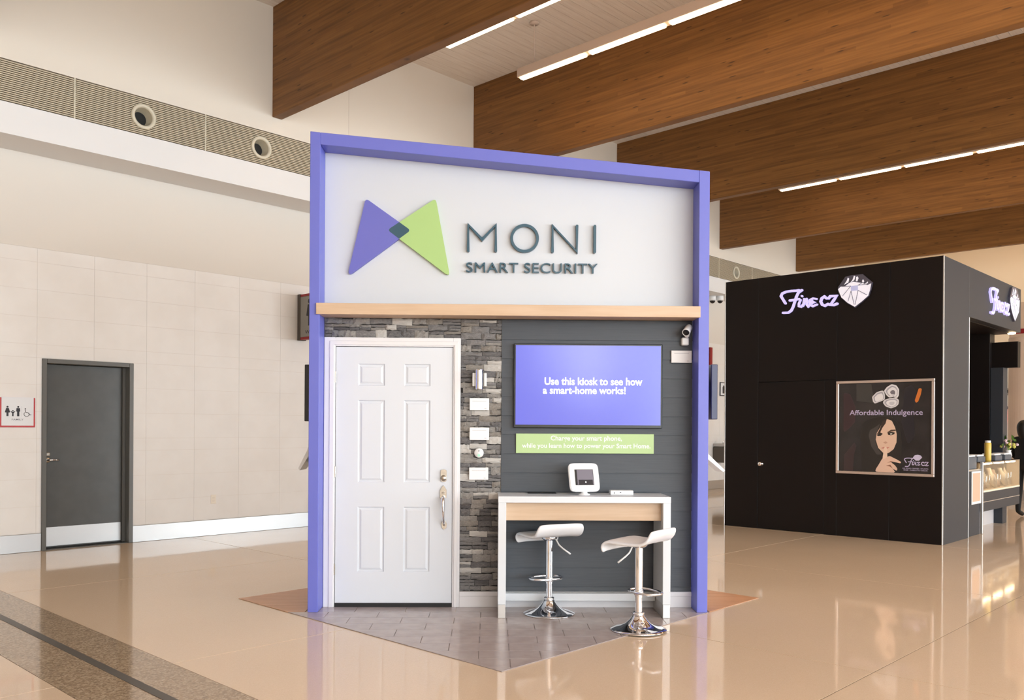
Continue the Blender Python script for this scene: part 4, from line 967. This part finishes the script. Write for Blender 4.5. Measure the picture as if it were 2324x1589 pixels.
def bust(x, y, s, m, label):
    t = thing('necklace_bust', label, 'jewellery stand', (x, y, .585), 0, 'ivory necklace busts in the lit glass case')
    bm = bmesh.new(); n = 10; rows_ = [(.02, .0, .02), (.085, .02, .03), (.105, .07, .045), (.090, .14, .06), (.055, .19, .05), (.030, .23, .035), (.028, .29, .035)]; G = []
    for w, z, d in rows_:
        G.append([bm.verts.new((s * w * math.cos(2 * math.pi * k / n), s * d * math.sin(2 * math.pi * k / n) + s * z * .35, s * z)) for k in range(n)])
    for A, B in zip(G[:-1], G[1:]):
        for k in range(n): bm.faces.new((A[k], A[(k + 1) % n], B[(k + 1) % n], B[k]))
    bm.faces.new(G[0][::-1]); bm.faces.new(G[-1]); obj('bust_form', bm, m, t, smooth=True)
    obj('necklace', tube(bmesh.new(), [(s * .075 * math.cos(a), s * (.02 + .05 * 0) - s * .03, s * (.20 + .13 * math.sin(a))) for a in [math.pi + k * math.pi / 10 for k in range(11)]], .005, 6), NICKEL, t)
names_ = ['nearest ivory necklace bust, at the left end of the glass case', 'second ivory necklace bust from the left in the glass case', 'third ivory necklace bust from the left in the glass case', 'fourth ivory necklace bust from the left in the glass case', 'fifth ivory necklace bust from the left in the glass case', 'sixth ivory necklace bust from the left in the glass case']
for k in range(6): bust(13.30 + k * .275, 3.585 + (.03 if k % 2 else 0), .86 + .05 * (k % 3), IV if k % 3 else PINK, names_[k])
D('case_step', (13.2, 3.82, .585), (14.80, 4.15, .66), bpy.data.materials['case_ivory'])
for k in range(6):
    t = thing('bracelet_cone', ('first', 'second', 'third', 'fourth', 'fifth', 'sixth')[k] + ' pale bracelet cone from the left, on the back row of the glass case', 'jewellery stand', (13.3 + k * .27, 3.95, .66), 0, 'bracelet cones on the back row of the case')
    obj('cone_form', lathe(bmesh.new(), [(0, 0), (.075, 0), (.07, .02), (.045, .16), (.02, .25), (0, .255)], 16), IV, t, smooth=True)
    obj('bracelet_band', lathe(bmesh.new(), [(.060, .06), (.066, .07), (.060, .08)], 16), NICKEL, t, smooth=True)
t = thing('bracelet_rack', 'dark rack of tangled bracelets at the left end of the glass case', 'jewellery stand', (13.10, 3.66, .585))
bx('rack_base', (-.08, -.09, 0), (.10, .09, .02), BLACKM, t)
for k in range(7):
    a_ = k * .9; obj('bracelet', tube(bmesh.new(), [(.035 * math.cos(q * .63) + random.uniform(-.05, .06), .03 * math.sin(q * .63) - .04 + k * .012, .05 + .016 * k + .02 * math.sin(q * .63 + a_)) for q in range(10)], .006, 6, closed=True), mat('oxidised_silver', (72, 60, 50), .3, .8) if k == 0 else bpy.data.materials['oxidised_silver'], t, smooth=True)
tn = ['leftmost slate ring tray with white tops on the case', 'second slate ring tray with white tops on the case', 'third slate ring tray with white tops, behind the yellow bottle', 'rightmost slate ring tray with white tops on the case']
for k, (x, y) in enumerate(((12.72, 3.66), (13.12, 3.66), (13.95, 3.66), (14.45, 3.66))):
    zt = .885 if x < 12.95 - .1 else .972
    t = thing('ring_tray', tn[k], 'jewellery tray', (x, y, zt), 0, 'slate ring trays on top of the glass case')
    bx('tray_body', (-.17, -.10, 0), (.17, .10, .075 + (.087 if zt < .9 else 0)), GREYB, t, .01, 2)
    for j in range(5): bx('ring_roll', (-.15 + j * .062, -.085, .075 + (.087 if zt < .9 else 0)), (-.10 + j * .062, .085, .1 + (.087 if zt < .9 else 0)), CARD, t, .008, 2)
t = thing('yellow_bottle', 'tall yellow bottle with a white cap standing on the glass case', 'bottle', (13.62, 3.62, .972))
obj('bottle_body', lathe(bmesh.new(), [(0, 0), (.042, 0), (.045, .01), (.045, .25), (.036, .265), (0, .265)], 24), mat('yellow_plastic', (226, 190, 84), .35), t, smooth=True)
obj('bottle_cap', lathe(bmesh.new(), [(0, .262), (.038, .262), (.038, .29), (0, .292)], 20), PLASTIC, t)
t = thing('small_tower', 'narrow mirrored display tower on the glass case left of the yellow bottle', 'stand', (13.45, 4.0, .972))
bx('tower_column', (-.04, -.04, 0), (.04, .04, .27), mat('mirror_tower', (150, 126, 122), .2, .4), t, .004); bx('tower_cap', (-.045, -.045, .27), (.045, .045, .285), ALU, t)

# ---------------- flowers, shopper and shops beyond
fl = thing('flower_vase', 'vase of green and pink flowers at the right edge of the jewellery counter', 'flowers', (14.68, 3.52 + .1, .972))
obj('vase', lathe(bmesh.new(), [(0, 0), (.035, 0), (.05, .06), (.035, .12), (.042, .14), (.036, .14), (0, .10)], 20), PLASTIC, fl, smooth=True)
lg = mat('leaf_green', (112, 150, 62), .5); pf = mat('petal_pink', (226, 196, 206), .5); yf = mat('petal_yellow', (214, 210, 110), .5)
for k in range(26):
    a_, e_ = random.uniform(0, 6.28), random.uniform(.2, 1.4); r_ = random.uniform(.08, .17)
    d_ = Vector((math.cos(a_) * math.cos(e_), math.sin(a_) * math.cos(e_), math.sin(e_))) * r_ + Vector((0, 0, .16))
    if k % 2:
        bm = bmesh.new(); q = [bm.verts.new(v) for v in ((0, 0, 0), (.022, .0, .03), (0, .006, .075), (-.022, 0, .03))]; bm.faces.new(q); bmesh.ops.solidify(bm, geom=bm.faces[:], thickness=.002)
        obj('leaf', bm, lg, fl, d_, (random.uniform(-1, 1), random.uniform(-1, 1), a_))
    else:
        bm = bmesh.new(); bmesh.ops.create_icosphere(bm, subdivisions=1, radius=.028)
        for v in bm.verts: v.co *= random.uniform(.75, 1.15)
        obj('blossom', bm, pf if k % 4 else yf, fl, d_)
obj('stems', tube(bmesh.new(), [(0, 0, .05), (.01, 0, .14), (0, .01, .22)], .012, 6), lg, fl)

# a shopper beyond the counter: one skinned body, black clothes, dark hair
def person(loc, rz):
    t = thing('person', 'person with black hair in black clothes standing beyond the jewellery counter', 'person', loc, rz)
    J = {'pelvis': (0, 0, .86), 'belly': (0, .01, 1.00), 'chest': (0, .0, 1.17), 'neck': (0, .0, 1.31), 'head0': (0, -.015, 1.38), 'head1': (0, -.02, 1.47), 'top': (0, -.01, 1.535),
         'shL': (.15, 0, 1.25), 'elL': (.20, .02, 1.02), 'wrL': (.17, -.14, .90), 'haL': (.15, -.22, .90), 'shR': (-.15, 0, 1.25), 'elR': (-.20, .02, 1.02), 'wrR': (-.17, -.14, .90), 'haR': (-.15, -.22, .90),
         'hiL': (.085, 0, .82), 'knL': (.09, -.01, .46), 'anL': (.09, .02, .09), 'toL': (.10, -.13, .03), 'hiR': (-.085, 0, .82), 'knR': (-.09, -.01, .46), 'anR': (-.09, .02, .09), 'toR': (-.10, -.13, .03)}
    E_ = [('pelvis', 'belly'), ('belly', 'chest'), ('chest', 'neck'), ('neck', 'head0'), ('head0', 'head1'), ('head1', 'top'), ('chest', 'shL'), ('shL', 'elL'), ('elL', 'wrL'), ('wrL', 'haL'), ('chest', 'shR'), ('shR', 'elR'), ('elR', 'wrR'), ('wrR', 'haR'),
          ('pelvis', 'hiL'), ('hiL', 'knL'), ('knL', 'anL'), ('anL', 'toL'), ('pelvis', 'hiR'), ('hiR', 'knR'), ('knR', 'anR'), ('anR', 'toR')]
    Rr = {'pelvis': .13, 'belly': .12, 'chest': .13, 'neck': .05, 'head0': .065, 'head1': .085, 'top': .06, 'shL': .06, 'shR': .06, 'elL': .042, 'elR': .042, 'wrL': .028, 'wrR': .028, 'haL': .03, 'haR': .03, 'hiL': .085, 'hiR': .085, 'knL': .058, 'knR': .058, 'anL': .04, 'anR': .04, 'toL': .035, 'toR': .035}
    ks = list(J); me = bpy.data.meshes.new('body'); me.from_pydata([J[k] for k in ks], [(ks.index(a), ks.index(b)) for a, b in E_], [])
    o = link('body', me, None, t); sk = o.modifiers.new('skin', 'SKIN')
    for k, v in zip(ks, me.skin_vertices[0].data): v.radius = (Rr[k], Rr[k]); v.use_root = (k == 'pelvis')
    o.modifiers.new('smooth', 'SUBSURF').levels = 2
    m = bpy.data.materials.new('clothes_and_skin'); m.use_nodes = True; nt = m.node_tree; b = nt.nodes['Principled BSDF']
    tc = nt.nodes.new('ShaderNodeTexCoord'); sp_ = nt.nodes.new('ShaderNodeSeparateXYZ'); nt.links.new(tc.outputs['Object'], sp_.inputs[0])
    g1 = nt.nodes.new('ShaderNodeMath'); g1.operation = 'GREATER_THAN'; g1.inputs[1].default_value = 1.315; nt.links.new(sp_.outputs['Z'], g1.inputs[0])
    g2 = nt.nodes.new('ShaderNodeMath'); g2.operation = 'LESS_THAN'; g2.inputs[1].default_value = -.12; nt.links.new(sp_.outputs['Y'], g2.inputs[0])
    g3 = nt.nodes.new('ShaderNodeMath'); g3.operation = 'GREATER_THAN'; g3.inputs[1].default_value = .5; nt.links.new(sp_.outputs['Z'], g3.inputs[0])
    g4 = nt.nodes.new('ShaderNodeMath'); g4.operation = 'MULTIPLY'; nt.links.new(g2.outputs[0], g4.inputs[0]); nt.links.new(g3.outputs[0], g4.inputs[1])
    mxm = nt.nodes.new('ShaderNodeMath'); mxm.operation = 'MAXIMUM'; nt.links.new(g1.outputs[0], mxm.inputs[0]); nt.links.new(g4.outputs[0], mxm.inputs[1])
    mx = nt.nodes.new('ShaderNodeMixRGB'); nt.links.new(mxm.outputs[0], mx.inputs[0]); mx.inputs[1].default_value = (.008, .008, .009, 1); mx.inputs[2].default_value = (*lin((214, 164, 138)), 1)
    nt.links.new(mx.outputs[0], b.inputs['Base Color']); b.inputs['Roughness'].default_value = .7; me.materials.append(m)
    # fingers on both hands, shoulder-length hair, nose and eyes
    SK = mat('skin', (214, 164, 138), .6)
    for s in (1, -1):
        for q in range(4):
            x = s * .15 + (q - 1.5) * .017; ln = (.055, .065, .06, .048)[q if s > 0 else 3 - q]
            obj('finger', tube(bmesh.new(), [(x, -.235, .90), (x, -.245 - ln * .5, .898), (x, -.245 - ln, .882)], [.009, .0085, .007], 8), SK, t, smooth=True)
        obj('thumb', tube(bmesh.new(), [(s * .125, -.20, .90), (s * .108, -.235, .90), (s * .110, -.262, .895)], [.011, .010, .008], 8), SK, t, smooth=True)
    bm = bmesh.new(); bmesh.ops.create_uvsphere(bm, u_segments=24, v_segments=16, radius=1)
    for v in bm.verts:
        v.co = Vector((v.co.x * .102, v.co.y * .112, v.co.z * .125))
        if v.co.y < -.03 and v.co.z < .055: v.co.y = -.03 + (v.co.y + .03) * .15
        if v.co.z < -.02: v.co.z *= 1.7
    obj('hair', bm, mat('black_hair', (22, 19, 18), .45), t, (0, .012, 1.455), smooth=True)
    obj('nose', tube(bmesh.new(), [(0, -.088, 1.475), (0, -.110, 1.44), (0, -.095, 1.432)], [.007, .011, .009], 8), SK, t, smooth=True)
    for s in (1, -1):
        bm = bmesh.new(); bmesh.ops.create_uvsphere(bm, u_segments=10, v_segments=8, radius=.010); obj('eye', bm, INK, t, (s * .032, -.090, 1.472), smooth=True)
    bx('mouth', (-.022, -.1, 1.405), (.022, -.085, 1.411), P((170, 96, 88)), t, .002)
    return t
person((15.95, 3.70, 0), R(70))
# column and shop fronts at the far wall
t = thing('round_column', 'pale round column beyond the jewellery kiosk at the right edge', 'column', (20.2, 4.62, 0))
obj('column_shaft', lathe(bmesh.new(), [(0, 0), (.36, 0), (.36, 3.3), (0, 3.3)], 40), mat('column_paint', (216, 194, 176), .5), t, smooth=False)
obj('column_base', lathe(bmesh.new(), [(.36, 0), (.40, 0), (.40, .2), (.36, .2)], 40), STEEL, t)
t = thing('shop_front', 'distant cream shop front with a grey band seen through the kiosk', 'shop front', (XE, 4.6, 0), R(-90))
bx('shop_wall', (-3.2, -.10, 0), (1.2, 0, 3.4), mat('shop_cream', (228, 220, 206), .6), t)
bx('shop_band', (-3.2, -.12, 2.28), (1.2, -.10, 2.46), mat('shop_band_grey', (150, 144, 134), .5), t)
bx('shop_dark_line', (-3.2, -.13, 1.93), (1.2, -.10, 2.0), mat('shop_line', (112, 110, 116), .5), t)  # darker grey strip across the shop wall
obj('shop_vent', disc(bmesh.new(), -1.38, 2.38, .05, -.12, -.125), DARK, t)
t = thing('red_shop_sign', 'glowing red shop sign over the distant counter seen through the kiosk', 'sign', (XE - .14, 6.12, 1.5), R(-90))
bx('sign_box', (-.25, -.06, .12), (.10, 0, .42), mat('lit_red', (226, 60, 84), .4, emit=(236, 60, 88), estr=.6), t, .02, 2)
bx('sign_lower', (-.25, -.05, -.12), (.10, 0, .12), mat('lit_pink', (214, 170, 180), .4, emit=(220, 160, 170), estr=.3), t, .01)
t = thing('green_shop_sign', 'dark green shop sign in the sliver beside the kiosk pillar', 'sign', (XE - .14, 6.78, 2.02), R(-90))
bx('sign_board', (-.15, -.05, 0), (.15, 0, .35), mat('shop_green', (38, 106, 76), .5), t, .01)
bx('amber_lamp', (-.1, -.07, -.2), (.1, -.02, -.05), mat('amber_glow', (240, 160, 90), .4, emit=(245, 160, 80), estr=.8), t, .02, 2)
t = thing('menu_sign', 'cream upright sign with a red stripe at the right edge of the picture', 'sign', (20.2, 4.62, 3.30), R(-90))
bx('sign_board', (-.35, -.03, 0), (.35, .03, .75), mat('menu_cream', (226, 196, 168), .5), t, .006)
bx('red_stripe', (-.35, -.034, .10), (.35, -.03, .2), DRED, t)
